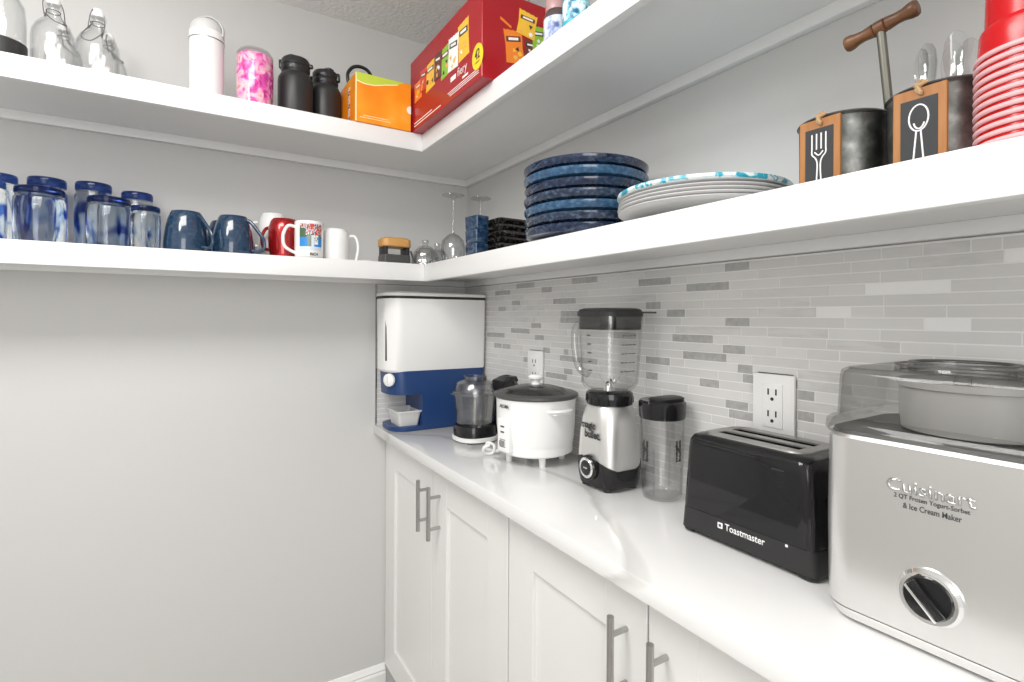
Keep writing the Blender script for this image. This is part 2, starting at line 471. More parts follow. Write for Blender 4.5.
outlet(1.347, 'white double wall outlet behind the rice cooker lid knob')

# ================================================================== GRAIN DISPENSER
t = thing('grain_dispenser', 'tall white and navy grain dispenser in the far corner of the worktop', 'dispenser', (.7385, 1.745, ZCT))
hx, hy = .1785, .079
Q = lambda k: (.012 * k, .055 * k)
b = BM(); loft(b, [(.0, hx - .016, hy - .003, Q(.9), .006, 0), (.002, hx - .012, hy, Q(1), .006, 0), (.198, hx - .006, hy, Q(1), .003, 0), (.204, hx - .008, hy - .002, Q(.9), .003, 0)], n=8)
c1 = BM(); box(c1, -.3, -.060, -.2, .2, .0155, .122, .004)
me = bool_cut(b, [c1])
obj('base', me, M['navy_plastic'], t)
b = BM(); loft(b, [(.196, hx - .006, hy - .003, Q(1)), (.204, hx, hy + .001, Q(1)), (.34, hx + .002, hy + .002, Q(1)), (.441, hx + .003, hy + .003, Q(1))], n=8)
obj('hopper', b, M['hopper'], t)
b = BM(); loft(b, [(.441, hx + .003, hy + .003, Q(1)), (.450, hx + .003, hy + .003, Q(1))], n=8)
obj('gasket', b, M['matte_black'], t)
b = BM(); loft(b, [(.450, hx + .005, hy + .005, Q(1)), (.459, hx + .004, hy + .004, Q(1)), (.463, hx - .002, hy - .002, Q(.9)), (.464, hx - .03, hy - .03, Q(.6))], n=8)
box(b, -.13, -.05, -.03, .03, .463, .467, .001)
obj('lid', b, M['hopper'], t)
_a = math.radians(203)
_px, _py = -hx + .055 + .0555 * math.cos(_a), -hy + .055 + .0555 * math.sin(_a)
b = BM(); loft(b, [(.235, .0022, .0040, .002), (.375, .0022, .0040, .002)])
obj('level_window', b, M['char'], t, loc=(_px, _py, 0), rot=(0, 0, math.radians(23)))
_a = math.radians(212)
_px, _py = -hx + .060 + .054 * math.cos(_a), -hy + .055 + .054 * math.sin(_a)
b = BM(); lathe(b, [(0, .012), (.012, .0125), (.0175, .010), (.021, .008), (.0215, 0), (0, 0)], seg=32)
box(b, -.003, .003, -.014, .014, .011, .017, .001)
obj('dial', b, M['plate_white'], t, loc=(_px, _py, .172), rot=(math.radians(90), 0, math.radians(-58)))
# clear drawer
bx = BM(); loft(bx, [(.0, .034, .045, .010), (.045, .041, .055, .012), (.046, .046, .060, .012), (.051, .046, .060, .012), (.051, .042, .056, .012), (.047, .040, .053, .011), (.003, .032, .043, .009)], n=5)
obj('drawer', bx, new_mat('milky_plastic', (.80, .80, .79), .35, 0, .25), t, loc=(-.100, -.016, .016))

# ================================================================== FOOD PROCESSOR
scuffed = clear_mat('scuffed_clear_plastic', (.90, .90, .895), (.62, .62, .61), .13, .16)
t = thing('food_processor', 'small food processor with clear bowl beside the grain dispenser', 'food processor', (.765, 1.452, ZCT))
b = BM(); loft(b, [(.004, .062, .062, .05), (.006, .066, .066, .055), (.016, .067, .067, .056), (.018, .064, .064, .054)], n=8)
obj('base_ring', b, M['plate_white'], t)
feet(t, .04, .04, .007, .006, M['char'])
b = BM(); loft(b, [(.018, .063, .063, .052), (.040, .063, .063, .052), (.050, .060, .060, .05), (.052, .05, .05, .045)], n=8)
# motor column behind the bowl
loft(b, [(.018, .018, .026, .012, .082, -.010), (.12, .017, .024, .012, .084, -.010), (.150, .016, .022, .012, .086, -.010)], n=5)
obj('motor_housing', b, M['gloss_black'], t)
b = BM(); lathe(b, [(.052, .050), (.057, .056), (.0655, .148), (.0635, .148), (.055, .058), (.050, .053)], closed=True)
for k in range(6):
    a = 2 * PI * k / 6 + .4; tube(b, [(.0565 * math.cos(a), .0565 * math.sin(a), .060), (.0645 * math.cos(a), .0645 * math.sin(a), .145)], .0014, 6)
obj('bowl', b, scuffed, t)
b = BM(); lathe(b, [(0, .053), (.009, .053), (.008, .11), (.005, .135), (0, .136)], seg=20)
for k in range(2):
    a = k * PI + .6
    tube(b, [(0.006 * math.cos(a), .006 * math.sin(a), .066 + k * .02), (.03 * math.cos(a + .3), .03 * math.sin(a + .3), .068 + k * .02), (.046 * math.cos(a + .8), .046 * math.sin(a + .8), .075 + k * .02)], .005, 8, smooth_n=4, flat=.15, up=(0, 0, 1))
obj('blade', b, M['steel'], t)
b = BM(); lathe(b, [(.066, .142), (.0705, .143), (.0705, .151), (.067, .153), (.0645, .164), (.057, .178), (.040, .185), (.036, .1875), (.036, .198), (.034, .198), (.034, .183), (.055, .175), (.062, .163), (.0645, .150)], closed=True)
box(b, -.083, -.067, -.006, .006, .146, .151, .001)
obj('lid', b, scuffed, t)
b = BM(); tube(b, [(.070, .01, .172), (.082, -.016, .188), (.094, -.044, .194), (.104, -.066, .178), (.106, -.074, .160)], .008, 12, smooth_n=5, flat=.8)
loft(b, [(.150, .017, .026, .010, .083, -.012), (.184, .026, .040, .008, .092, -.030), (.198, .014, .020, .006, .096, -.050)], n=4)
obj('handle', b, M['black'], t)
b = BM(); tube(b, [(.066, -.02, .05), (.070, -.022, .08), (.066, -.02, .12)], .004, 8, smooth_n=4)
obj('spout', b, scuffed, t)

# ================================================================== RICE COOKER
t = thing('rice_cooker', 'round white rice cooker with glass lid between food processor and blender', 'rice cooker', (.80, 1.17, ZCT))
b = BM(); lathe(b, [(0, .020), (.070, .020), (.086, .024), (.095, .036), (.101, .060), (.1045, .10), (.1055, .160), (.1065, .167), (.107, .170), (.102, .171), (.100, .168), (.098, .03), (0, .03)], seg=72)
obj('body', b, M['plate_white'], t)
for a in (249, 159, 69, -21):
    a = math.radians(a); obj('foot', lathe(BM(), [(0, 0), (.008, 0), (.0095, .024), (0, .024)], seg=16), M['plate_white'], t, loc=(.072 * math.cos(a), .072 * math.sin(a), 0))
b = BM(); lathe(b, [(.098, .169), (.109, .170), (.1125, .174), (.112, .180), (.104, .183), (.098, .184), (.096, .182)], seg=72, closed=True)
lid_glass = clear_mat('dark_lid_glass', (.30, .30, .30), (.20, .20, .20), .16, .08)
lid = obj('lid', b, M['char'], t)
b = BM(); lathe(b, [(.099, .1825), (.075, .192), (.045, .199), (.014, .202), (0, .202), (0, .199), (.045, .196), (.075, .189), (.097, .180)], seg=72)
obj('lid_glass', b, lid_glass, lid)
b = BM(); lathe(b, [(0, .201), (.013, .201), (.011, .207), (.012, .213), (.020, .217), (.021, .222), (.016, .227), (0, .228)], seg=32)
obj('knob', b, M['plate_white'], lid)
# grips face along the wall on both sides
for s in (-1, 1):
    b = BM(); y0 = s * .099
    tube(b, [(-.028, s * .096, .143), (-.026, s * .118, .147), (-.012, s * .128, .148), (.012, s * .128, .148), (.026, s * .118, .147), (.028, s * .096, .143)], .0060, 10, smooth_n=4, flat=.8, up=(0, 0, 1))
    box(b, -.026, .026, min(s * .098, s * .124), max(s * .098, s * .124), .137, .142, .001)
    obj('handle', b, M['plate_white'], t)
b = BM(); box(b, -.112, -.092, -.024, .024, .036, .122, .005, 3)
pn = obj('control_panel', b, M['plate_white'], t, rot=(0, 0, .12))
b = BM(); box(b, -.1130, -.111, -.006, .008, .1, .104); box(b, -.1130, -.111, -.006, .008, .086, .090)
obj('indicator', b, M['char'], pn, smooth=0)
b = BM(); box(b, -.1165, -.111, -.009, .010, .054, .066, .0015)
obj('switch', b, M['steel'], pn)
b = BM(); box(b, -.1125, -.1115, -.011, .012, .050, .052); box(b, -.1125, -.1115, -.011, .012, .068, .0695)
obj('switch_frame', b, M['char'], pn, smooth=0)
_t = text('AROMA', .038, .0095, (-.1085 * math.cos(.13), -.1085 * math.sin(.13), .153), '-x', M['ink'], t, bold=.02)
_t.rotation_euler = (0, 0, .13)
b = BM(); tube(b, [(-.060, .092, .012), (-.072, .104, .010), (-.090, .110, .018), (-.088, .104, .034), (-.074, .094, .026), (-.078, .098, .006), (-.10, .104, .008), (-.105, .096, .024), (-.09, .092, .030)], .0042, 8, smooth_n=6)
obj('power_cord', b, M['plate_white'], t)

# ================================================================== BLENDER
t = thing('blender', 'silver and black blender with clear pitcher beside the rice cooker', 'blender', (.822, .906, ZCT))
silver = new_mat('silver_paint', (.70, .695, .68), .33, .7)
b = BM(); loft(b, [(.030, .057, .057, .030), (.075, .058, .058, .032), (.120, .0565, .0565, .034), (.150, .0535, .0535, .036), (.176, .049, .049, .038), (.186, .045, .045, .038), (.187, .038, .038, .036)], n=8)
obj('motor_base', b, silver, t)
# black skirt with a wavy upper edge
b = BM(); N = 72
def skirt_pt(k, z, g):
    pts = rrect(.058 + g, .058 + g, .032, 17); x, y = pts[int(k * len(pts) / N) % len(pts)]
    return x, y
rings = []
for lvl in range(5):
    ring = []
    for k in range(N):
        if lvl == 0: g, z = -.014, .006
        elif lvl == 1: g, z = -.003, .009
        elif lvl == 2: g, z = .0005, .030
        else:
            x, y = skirt_pt(k, 0, 0); a = math.atan2(y, -x)
            z = .060 + .014 * math.cos(2 * a) + .004 * math.sin(a); g = .0018
            if lvl == 4: g = -.004; z += .001
        x, y = skirt_pt(k, z, g); ring.append(b.verts.new((x, y, z)))
    rings.append(ring)
for a, c in zip(rings[:-1], rings[1:]):
    for k in range(N): b.faces.new((a[k], a[(k + 1) % N], c[(k + 1) % N], c[k]))
b.faces.new(rings[0][::-1])
obj('skirt', b, M['gloss_black'], t)
feet(t, .036, .036, .010, .008, M['matte_black'])
kn = BM(); cyl_x(kn, 0, 0, 0, 0, 0, 40, prof=[(0, -.001), (.0275, -.001), (.0275, -.007), (.0265, -.009), (0, -.009)])
k_ = obj('dial', kn, M['gloss_black'], t, loc=(-.0590, -.003, .050))
b = BM(); cyl_x(b, 0, 0, 0, 0, 0, 40, prof=[(.0165, -.009), (.0225, -.009), (.0225, -.0115), (.020, -.0135), (.0165, -.0125)])
obj('dial_ring', b, M['chrome'], k_)
b = BM(); cyl_x(b, 0, 0, 0, 0, 0, 40, prof=[(0, -.008), (.0168, -.008), (.0168, -.0125), (.014, -.0135), (0, -.0135)])
obj('dial_face', b, M['black'], k_)
text('PULSE', .011, .0028, (-.0136, 0, 0), '-x', M['white_ink'], k_)
text('magic', .046, .021, (-.0580, .004, .1395), '-x', M['ink'], t, bold=.03)
text('bullet.', .052, .018, (-.0585, -.010, .1230), '-x', M['ink'], t, bold=.03)
b = BM(); lathe(b, [(0, .182), (.046, .183), (.052, .186), (.0535, .205), (.052, .212), (.046, .215), (0, .215)], seg=48)
for k in range(16):
    a = 2 * PI * k / 16; tube(b, [(.0530 * math.cos(a), .0530 * math.sin(a), .190), (.0530 * math.cos(a), .0530 * math.sin(a), .203)], .0012, 6)
obj('collar', b, M['gloss_black'], t)
b = BM(); loft(b, [(.214, .042, .042, .036), (.222, .050, .050, .036), (.234, .0545, .0545, .032), (.300, .0575, .0575, .032), (.384, .0620, .0620, .034), (.384, .0595, .0595, .032), (.300, .055, .055, .030), (.236, .052, .052, .030), (.226, .047, .047, .034), (.218, .038, .038, .034)], n=8, closed=True)
pt = obj('pitcher', b, M['clear'], t)
b = BM(); tube(b, [(-.020, .058, .366), (-.024, .082, .366), (-.026, .094, .346), (-.026, .092, .300), (-.024, .080, .262), (-.018, .052, .246)], .0085, 12, smooth_n=6, flat=.6)
obj('handle', b, clear_mat('thick_clear', (.88, .885, .885), (.70, .70, .70), .10, .04), pt)
b = BM()
for k in range(5):
    z = .262 + k * .0195
    xo = -.0568 - (z - .262) * .068
    box(b, xo - .0006, xo, -.006, .006, z, z + .003)
    for c in range(4): box(b, -.020 + c * .011, -.013 + c * .011, xo - .0006, xo, z, z + .002)
obj('measuring_marks', b, M['char'], pt, smooth=0)
b = BM(); lathe(b, [(0, .214), (.014, .214), (.010, .226), (.006, .232), (0, .233)], seg=24)
for k in range(4):
    a = k * PI / 2 + .5
    s = 1 if k % 2 else .35
    tube(b, [(0, 0, .229), (.014 * math.cos(a), .014 * math.sin(a), .230 + .004 * s), (.024 * math.cos(a + .2), .024 * math.sin(a + .2), .232 + .020 * s)], lambda q_: .006 * (1 - .7 * q_), 8, smooth_n=4, flat=.18, up=(0, 0, 1))
obj('blade', b, M['chrome'], t)
b = BM(); loft(b, [(.354, .0580, .0580, .031), (.383, .0590, .0590, .031)], n=8)
lid = obj('lid_plug', b, clear_mat('dark_gasket', (.08, .08, .08), (.03, .03, .03), .06, .1), t)
b = BM(); loft(b, [(.383, .0625, .0625, .036), (.392, .0635, .0635, .038), (.399, .0595, .0595, .036), (.402, .050, .050, .03)], n=8)
_d = Vector((.76, -.65)); _n = Vector((.65, .76))
poly = [tuple(_d * a + _n * c) for a, c in ((.060, -.014), (.060, .014), (.102, .009), (.102, -.009))]
A = [b.verts.new((x, y, .3905)) for x, y in poly]; B = [b.verts.new((x, y, .3945)) for x, y in poly]
b.faces.new(A[::-1]); b.faces.new(B)
for k in range(4): b.faces.new((A[k], A[(k + 1) % 4], B[(k + 1) % 4], B[k]))
obj('lid', b, M['matte_black'], t)

# ================================================================== BLENDER CUP
t = thing('blender_cup', 'clear travel cup with black flip lid beside the toaster', 'cup', (.862, .786, ZCT))
b = BM(); lathe(b, [(0, .002), (.030, .001), (.0385, .003), (.0415, .012), (.0445, .10), (.046, .170), (.044, .170), (.0425, .10), (.0395, .013), (.034, .006), (0, .006)], seg=48)
for k in range(4):
    a = k * PI / 2 + .35; tube(b, [(.0408 * math.cos(a), .0408 * math.sin(a), .015), (.044 * math.cos(a), .044 * math.sin(a), .11)], .0022, 8)
obj('cup', b, M['clear'], t)
b = BM(); lathe(b, [(0, .170), (.0455, .169), (.0475, .171), (.0490, .185), (.0490, .203), (.045, .207), (0, .207)], seg=48)
obj('lid', b, M['gloss_black'], t)
b = BM(); loft(b, [(.206, .038, .020, .015, .0, -.012), (.212, .040, .022, .015, 0, -.012), (.215, .034, .016, .012, 0, -.012)], n=5)
obj('flip_cap', b, M['matte_black'], t)
text('magic\nbullet', .044, .017, (-.0455, .004, .104), '-x', M['ink'], t, rot=PI / 2, bold=.05)
text('magic\nbullet', .044, .017, (-.0030, -.0458, .108), '-y', M['ink'], t, rot=PI / 2, bold=.05)

# ================================================================== TOASTER
t = thing('toaster', 'black long-slot toaster in front of the wall outlet', 'toaster', (.8365, .5310, ZCT))
b = BM(); loft(b, [(.003, .0715, .1190, .012), (.008, .0735, .121, .014), (.150, .0715, .113, .018), (.164, .0705, .112, .020), (.172, .066, .108, .020), (.176, .058, .100, .020)], n=8)
cuts = []
for xc in (-.020, .020):
    cb = BM(); box(cb, xc - .012, xc + .012, -.072, .074, .060, .20); cuts.append(cb)
cb = BM(); box(cb, -.10, .10, -.095, .095, -.002, .008, .003); cuts.append(cb)
cb = BM(); box(cb, -.012, .012, -.13, -.106, .05, .14); cuts.append(cb)
me = bool_cut(b, cuts)
obj('body', me, M['gloss_black'], t)
b = BM(); loft(b, [(.1758, .054, .092, .026), (.1785, .053, .091, .026)], n=8)
cuts = []
for xc in (-.020, .020):
    cb = BM(); box(cb, xc - .012, xc + .012, -.072, .074, .160, .20); cuts.append(cb)
obj('top_plate', bool_cut(b, cuts), new_mat('toaster_grey_trim', (.33, .325, .315), .35, .6), t)
b = BM()
for xc in (-.020, .020):
    for s in (-1, 1):
        for k in range(9): tube(b, [(xc + s * .009, -.064 + k * .016, .07), (xc + s * .009, -.064 + k * .016, .172)], .0009, 6)
        tube(b, [(xc + s * .009, -.070, .165), (xc + s * .009, .070, .165)], .0011, 6)
obj('toasting_rack', b, M['steel'], t)
b = BM(); box(b, -.020, .020, -.130, -.108, .100, .112, .003)
obj('lever', b, M['black'], t)
b = BM(); loft(b, [(.0085, .0741, .1214, .0145), (.045, .0735, .1195, .017)], n=8, cap0=False, cap1=False)
obj('lower_band', b, M['matte_black'], t)
text('Toastmaster', .071, .0115, (-.0741, -.008, .0345), '-x', M['white_ink'], t, bold=.015)
b = BM(); box(b, -.0747, -.0735, .032, .0415, .029, .0385, .001)
obj('logo_badge', b, M['white_ink'], t)
b = BM(); box(b, -.0750, -.0745, .0345, .039, .0315, .036)
obj('logo_mark', b, M['char'], t)
b = BM(); box(b, -.0748, -.0735, -.0800, -.0760, .040, .044, .0005)
obj('indicator_light', b, M['white_ink'], t)
b = BM(); box(b, -.0722, -.0712, -.072, -.052, .150, .1518)
obj('vent_line', b, M['ink'], t)

# ================================================================== ICE CREAM MAKER
t = thing('ice_cream_maker', 'large brushed steel ice cream maker with clear lid at the right end', 'ice cream maker', (.812, .260, ZCT), math.radians(1.5))
steel = new_mat('brushed_steel', (.80, .795, .785), .28, .9)
add_bump(steel, 60, .05, .0006, stretch=(1, .12, 12))
hx, hy = .107, .119
b = BM(); loft(b, [(.004, hx - .012, hy - .012, .03), (.006, hx - .007, hy - .007, .034), (.016, hx - .002, hy - .002, .038), (.019, hx - .001, hy - .001, .038)], n=10)
obj('base_ring', b, steel, t)
b = BM(); loft(b, [(.0195, hx - .0015, hy - .0015, .038), (.021, hx, hy, .04), (.130, hx + .001, hy + .001, .040), (.232, hx, hy, .040), (.236, hx - .003, hy - .003, .038)], n=10)
obj('body', b, steel, t)
feet(t, .07, .08, .011, .006, M['matte_black'])
b = BM(); loft(b, [(.236, hx - .004, hy - .004, .036), (.2405, hx - .006, hy - .006, .034)], n=10)
obj('deck', b, M['char'], t)
b = BM(); loft(b, [(.236, hx + .002, hy + .002, .042), (.2395, hx + .0045, hy + .0045, .044), (.251, hx + .003, hy + .003, .042), (.2545, hx - .001, hy - .001, .040), (.257, hx - .008, hy - .008, .034), (.308, hx - .011, hy - .011, .030), (.315, hx - .013, hy - .013, .028), (.3185, hx - .020, hy - .020, .022),
    (.3165, hx - .021, hy - .021, .022), (.312, hx - .0155, hy - .0155, .026), (.306, hx - .0135, hy - .0135, .028), (.2565, hx - .0105, hy - .0105, .032), (.2515, hx - .004, hy - .004, .038), (.2395, hx + .0015, hy + .0015, .041)], n=10, closed=True)
# flat top of the lid with a round filling hole and raised rings
def plate_with_hole(b, hx_, hy_, r_, z0, z1, R, n=10):
    out = rrect(hx_, hy_, r_, n); m = len(out)
    for z, flip in ((z0, 0), (z1, 1)):
        O = [b.verts.new((x, y, z)) for x, y in out]
        I = [b.verts.new((R * x / math.hypot(x, y), R * y / math.hypot(x, y), z)) for x, y in out]
        for k in range(m): b.faces.new((O[k], O[(k + 1) % m], I[(k + 1) % m], I[k]))
plate_with_hole(b, hx - .020, hy - .020, .022, .3165, .3185, .050)
lathe(b, [(.062, .318), (.064, .323), (.067, .323), (.069, .318)], closed=True)
lathe(b, [(.048, .314), (.049, .326), (.053, .326), (.055, .316)], closed=True)
obj('lid', b, M['smoke'], t)
b = BM(); lathe(b, [(.047, .3255), (.048, .3275), (.054, .3275), (.055, .3255)], closed=True)
lathe(b, [(.0625, .3225), (.0635, .324), (.0685, .324), (.0695, .3225)], closed=True)
obj('lid_ring', b, M['char'], t)
b = BM(); lathe(b, [(0, .241), (.064, .241), (.071, .244), (.073, .262), (.073, .296), (.076, .297), (.076, .305), (.072, .305), (.068, .298), (.066, .25), (0, .25)], seg=64)
obj('freezer_bowl', b, new_mat('bowl_grey', (.36, .355, .345), .35), t, loc=(.006, -.008, 0))
b = BM(); tube(b, [(0, 0, .25), (0, 0, .31)], .009, 12); box(b, -.004, .004, -.06, .06, .252, .29, .002); box(b, -.05, .05, -.004, .004, .252, .27, .002)
obj('paddle', b, M['frost'], t)
# raised maker's wordmark and caption
word_steel = new_mat('polished_letters', (.62, .62, .61), .28, 1.0)
text('Cuisinart', .082, .0150, (-hx - .0010, -.002, .1885), '-x', word_steel, t, depth=.0018, bold=.012, spacing=1.05)
text('2 QT Frozen Yogurt-Sorbet', .070, .0066, (-hx - .0008, -.003, .1755), '-x', M['char'], t, bold=.012)
text('& Ice Cream Maker', .054, .0066, (-hx - .0008, -.004, .1665), '-x', M['char'], t, bold=.012)
b = BM(); cyl_x(b, 0, 0, 0, 0, 0, 56, prof=[(.0235, 0), (.0305, 0), (.031, -.003), (.0275, -.0065), (.0235, -.006)])
kn = obj('knob', b, M['chrome'], t, loc=(-hx - .0005, -.003, .0715))
b = BM(); cyl_x(b, 0, 0, 0, 0, 0, 56, prof=[(0, 0), (.0237, 0), (.0237, -.0065), (.022, -.009), (0, -.0095)])
obj('knob_face', b, M['gloss_black'], kn)
b = BM(); box(b, -.016, -.008, -.006, .006, -.0215, .0215, .002)
obj('knob_grip', b, M['gloss_black'], kn, rot=(math.radians(-43), 0, 0))
b = BM(); box(b, -.0175, -.015, .0035, .0065, -.021, .021, .0006)
obj('pointer', b, M['chrome'], kn, rot=(math.radians(-43), 0, 0))

# ================================================================== LARGE BLUE STONEWARE PLATES
def glaze(name, c0, c1, c2, rough=.12):
    return add_ramp(new_mat(name, c1, rough, 0, coat=.6), [(.30, c0), (.52, c1), (.70, c2)], 95, 3, stretch=(1, 1, 1.4), rnd=True)
G = [glaze('glaze_navy', (.005, .010, .028), (.010, .022, .060), (.035, .07, .14)),
     glaze('glaze_blue', (.018, .055, .12), (.030, .090, .18), (.06, .15, .26)),
     glaze('glaze_slate', (.008, .014, .03), (.022, .040, .08), (.08, .12, .18))]
def big_plate(mat, label, z):
    o = thing('dinner_plate', label, 'plate', (.779, .943, z), random.random() * 6, 'stack of deep blue stoneware plates')
    b = BM(); lathe(b, [(0, .003), (.070, .003), (.074, .0), (.080, .0), (.084, .004), (.125, .005), (.136, .010), (.1405, .018), (.1415, .0245), (.1395, .0262), (.1365, .0245), (.134, .016), (.124, .0105), (.08, .0085), (0, .008)], seg=80)
    obj('plate', b, mat, o); return o
names = ['topmost', 'second from the top', 'third from the top', 'fourth from the top', 'third from the bottom', 'second from the bottom', 'bottom']
cols = [0, 1, 0, 2, 1, 2, 0]
plate_proto = {}
for k in range(7):
    z = ZM + .0002 + (6 - k) * .0232
    lab = 'deep blue stoneware plate, %s of the tall round stack' % names[k]
    if cols[k] not in plate_proto: plate_proto[cols[k]] = big_plate(G[cols[k]], lab, z)
    else: dup(plate_proto[cols[k]], (.781 + random.uniform(-.0015, .0015), .943, z), random.random() * 6, lab)

# grey picnic plates and the turquoise one on top
grey_pl = new_mat('grey_melamine', (.60, .60, .60), .4)
turq = new_mat('turquoise_melamine', (.8, .8, .8), .3)
add_ramp(turq, [(.40, (.80, .84, .85)), (.50, (.70, .80, .82)), (.55, (.04, .42, .55)), (.66, (.02, .28, .42)), (.72, (.75, .8, .82))], 48, 2, stretch=(1, 1, .8), distortion=.6)
def flat_plate(mat, label, z, group):
    o = thing('picnic_plate', label, 'plate', (.781, .625, z), 0, group)
    b = BM(); lathe(b, [(0, .0), (.088, .0), (.096, .003), (.128, .013), (.143, .0165), (.1445, .018), (.143, .0195), (.127, .016), (.094, .0058), (.086, .0025), (0, .0025)], seg=80)
    obj('plate', b, mat, o); return o
gp = None
gn = ['bottom', 'second from the bottom', 'third from the bottom', 'uppermost grey']
for k in range(4):
    z = ZM + .0002 + k * .0063; lab = 'plain grey picnic plate, %s one in the wide low stack' % gn[k]
    if gp is None: gp = flat_plate(grey_pl, lab, z, 'low stack of grey picnic plates')
    else: dup(gp, (.781 + random.uniform(-.002, .002), .625, z), 0, lab)
o = thing('picnic_plate', 'turquoise and white patterned plate lying on top of the grey plates', 'plate', (.781, .625, ZM + .0252))
b = BM(); lathe(b, [(0, .0), (.088, .0), (.096, .003), (.128, .013), (.1425, .0175), (.145, .0215), (.1435, .0245), (.138, .0225), (.126, .016), (.094, .0058), (.086, .0025), (0, .0025)], seg=80)
pf = obj('plate', b, grey_pl, o)
b = BM(); lathe(b, [(.1436, .0185), (.1462, .0215), (.1455, .0262), (.137, .0250), (.125, .0185), (.093, .0070), (0, .0048), (0, .0030), (.088, .0036), (.126, .0168), (.1415, .0222)], seg=80)
obj('patterned_glaze', b, turq, o)

# small dark square plates, and three blue square dishes next to them
dark_gl = glaze('glaze_black_brown', (.008, .007, .007), (.022, .019, .017), (.09, .085, .08), .15)
o = thing('square_plate', 'small dark square plate, bottom of the stack beside the round blue plates', 'plate', (.809, 1.335, ZM + .0002), .04, 'stack of small dark square plates')
b = BM(); loft(b, [(.0, .048, .048, .010), (.004, .056, .056, .012), (.016, .066, .066, .014), (.0195, .0685, .0685, .014), (.0205, .067, .067, .013), (.016, .062, .062, .012), (.008, .052, .052, .010), (.005, .046, .046, .008)], n=5)
obj('plate', b, dark_gl, o)
sn = ['bottom', 'second from the bottom', 'third from the bottom', 'third from the top', 'second from the top', 'topmost']
for k in range(1, 6):
    dup(o, (.809 + random.uniform(-.0015, .0015), 1.335 + random.uniform(-.002, .002), ZM + .0002 + k * .0178), .04 + random.uniform(-.03, .03), 'small dark square plate, %s of the stack beside the round blue plates' % sn[k])
o = thing('square_dish', 'small blue square dish at the bottom of three, left of the dark square plates', 'dish', (.7115, 1.345, ZM + .0002), .05, 'three stacked small blue dishes')
b = BM(); loft(b, [(.0, .019, .027, .006), (.004, .022, .030, .007), (.032, .0235, .031, .008), (.0365, .0235, .031, .008), (.0375, .0215, .029, .007), (.031, .0205, .028, .006), (.006, .018, .026, .005)], n=4)
obj('dish', b, glaze('glaze_deep_blue', (.008, .020, .05), (.016, .045, .10), (.035, .09, .17)), o); o.scale = (1, 1, 1.05)
for k, w in ((1, 'in the middle of'), (2, 'on top of')):
    dup(o, (.7115, 1.345, ZM + .0002 + k * .0395), .05 + k * .04, 'small blue square dish %s three, left of the dark square plates' % w)

# ================================================================== STEMWARE AND GLASS BOWLS IN THE CORNER
stem_glass = clear_mat('stem_glass', (.975, .98, .98), (.72, .73, .74), .11, .02)
def wine_glass(label, x, y):
    o = thing('wine_glass', label, 'glass', (x, y, ZM + .0002), 0, 'upside-down wine glasses in the shelf corner')
    b = BM(); lathe(b, [(.033, 0), (.0395, .035), (.041, .060), (.036, .088), (.018, .106), (.006, .112), (.0035, .125), (.0033, .20), (.005, .228), (.014, .238), (.037, .2415), (.037, .243), (.012, .2425), (0, .2425), (0, .228), (0, .118), (.004, .1115), (.016, .1035), (.034, .086), (.039, .060), (.0375, .035), (.0315, 0)], seg=48, closed=False)
    obj('glass', b, stem_glass, o); return o
w = wine_glass('upside-down wine glass in the shelf corner, left of the three small blue dishes', .757, 1.600)
dup(w, (.872, 1.622, ZM + .0002), 0, 'upside-down wine glass nearer the right wall, behind the small dark plates')
w.scale = (1, 1, .97)
cut_glass = clear_mat('cut_glass', (.965, .97, .97), (.70, .71, .72), .22, .03)
n, l = cut_glass.node_tree.nodes, cut_glass.node_tree.links
tc = n.new('ShaderNodeTexCoord'); vo = n.new('ShaderNodeTexVoronoi'); vo.inputs['Scale'].default_value = 90
bp = n.new('ShaderNodeBump'); bp.inputs['Strength'].default_value = .8; bp.inputs['Distance'].default_value = .003
l.new(tc.outputs['Object'], vo.inputs['Vector']); l.new(vo.outputs['Distance'], bp.inputs['Height'])
for nd in list(n):
    if nd.type in ('BSDF_GLOSSY', 'LAYER_WEIGHT'): l.new(bp.outputs[0], nd.inputs['Normal'])
def glass_bowl(label, x, y, s):
    o = thing('glass_bowl', label, 'bowl', (x, y, ZM + .0002), 0, 'cut glass dessert bowls in the shelf corner')
    b = BM(); lathe(b, [(.044, 0), (.043, .020), (.036, .045), (.020, .062), (.009, .066), (.007, .072), (.011, .078), (.010, .084), (0, .086), (0, .060), (.018, .058), (.033, .043), (.040, .020), (.0415, 0)], seg=40)
    ob = obj('bowl', b, cut_glass, o); return o
g1 = glass_bowl('upside-down cut glass bowl with a knobbed foot, beside the bamboo-topped holder', .685, 1.664, 1)
g1.scale = (1.08, 1.08, 1.04)
dup(g1, (.754, 1.722, ZM + .0002), .3, 'upside-down cut glass bowl behind the left wine glass')

# ================================================================== BAMBOO-TOPPED HOLDER
bamboo = add_ramp(new_mat('bamboo', (.55, .30, .10), .45), [(.3, (.50, .25, .07)), (.7, (.64, .36, .13))], 12, 4, stretch=(1, 8, 8))
t = thing('bamboo_top_holder', 'small dark holder with a bamboo top beside the cut glass bowls', 'holder', (.581, 1.674, ZM + .0002), .04)
t.scale = (.92, .95, 1)
b = BM(); loft(b, [(.056, .050, .034, .018), (.059, .053, .037, .020), (.080, .053, .037, .022), (.086, .044, .030, .020)], n=7)
obj('bamboo_top', b, bamboo, t)
b = BM(); loft(b, [(0, .049, .034, .006), (.028, .048, .033, .006), (.031, .046, .031, .006)], n=4)
obj('tray', b, M['char'], t)
for sx in (-1, 1):
    b = BM(); box(b, sx * .040 - .006, sx * .040 + .006, -.028, .028, .030, .057, .001)
    obj('upright', b, M['matte_black'], t)
b = BM(); tube(b, [(.047, -.034, .045), (.056, -.036, .02), (.066, -.038, .004)], .0035, 8, smooth_n=4)
obj('latch', b, M['black'], t)
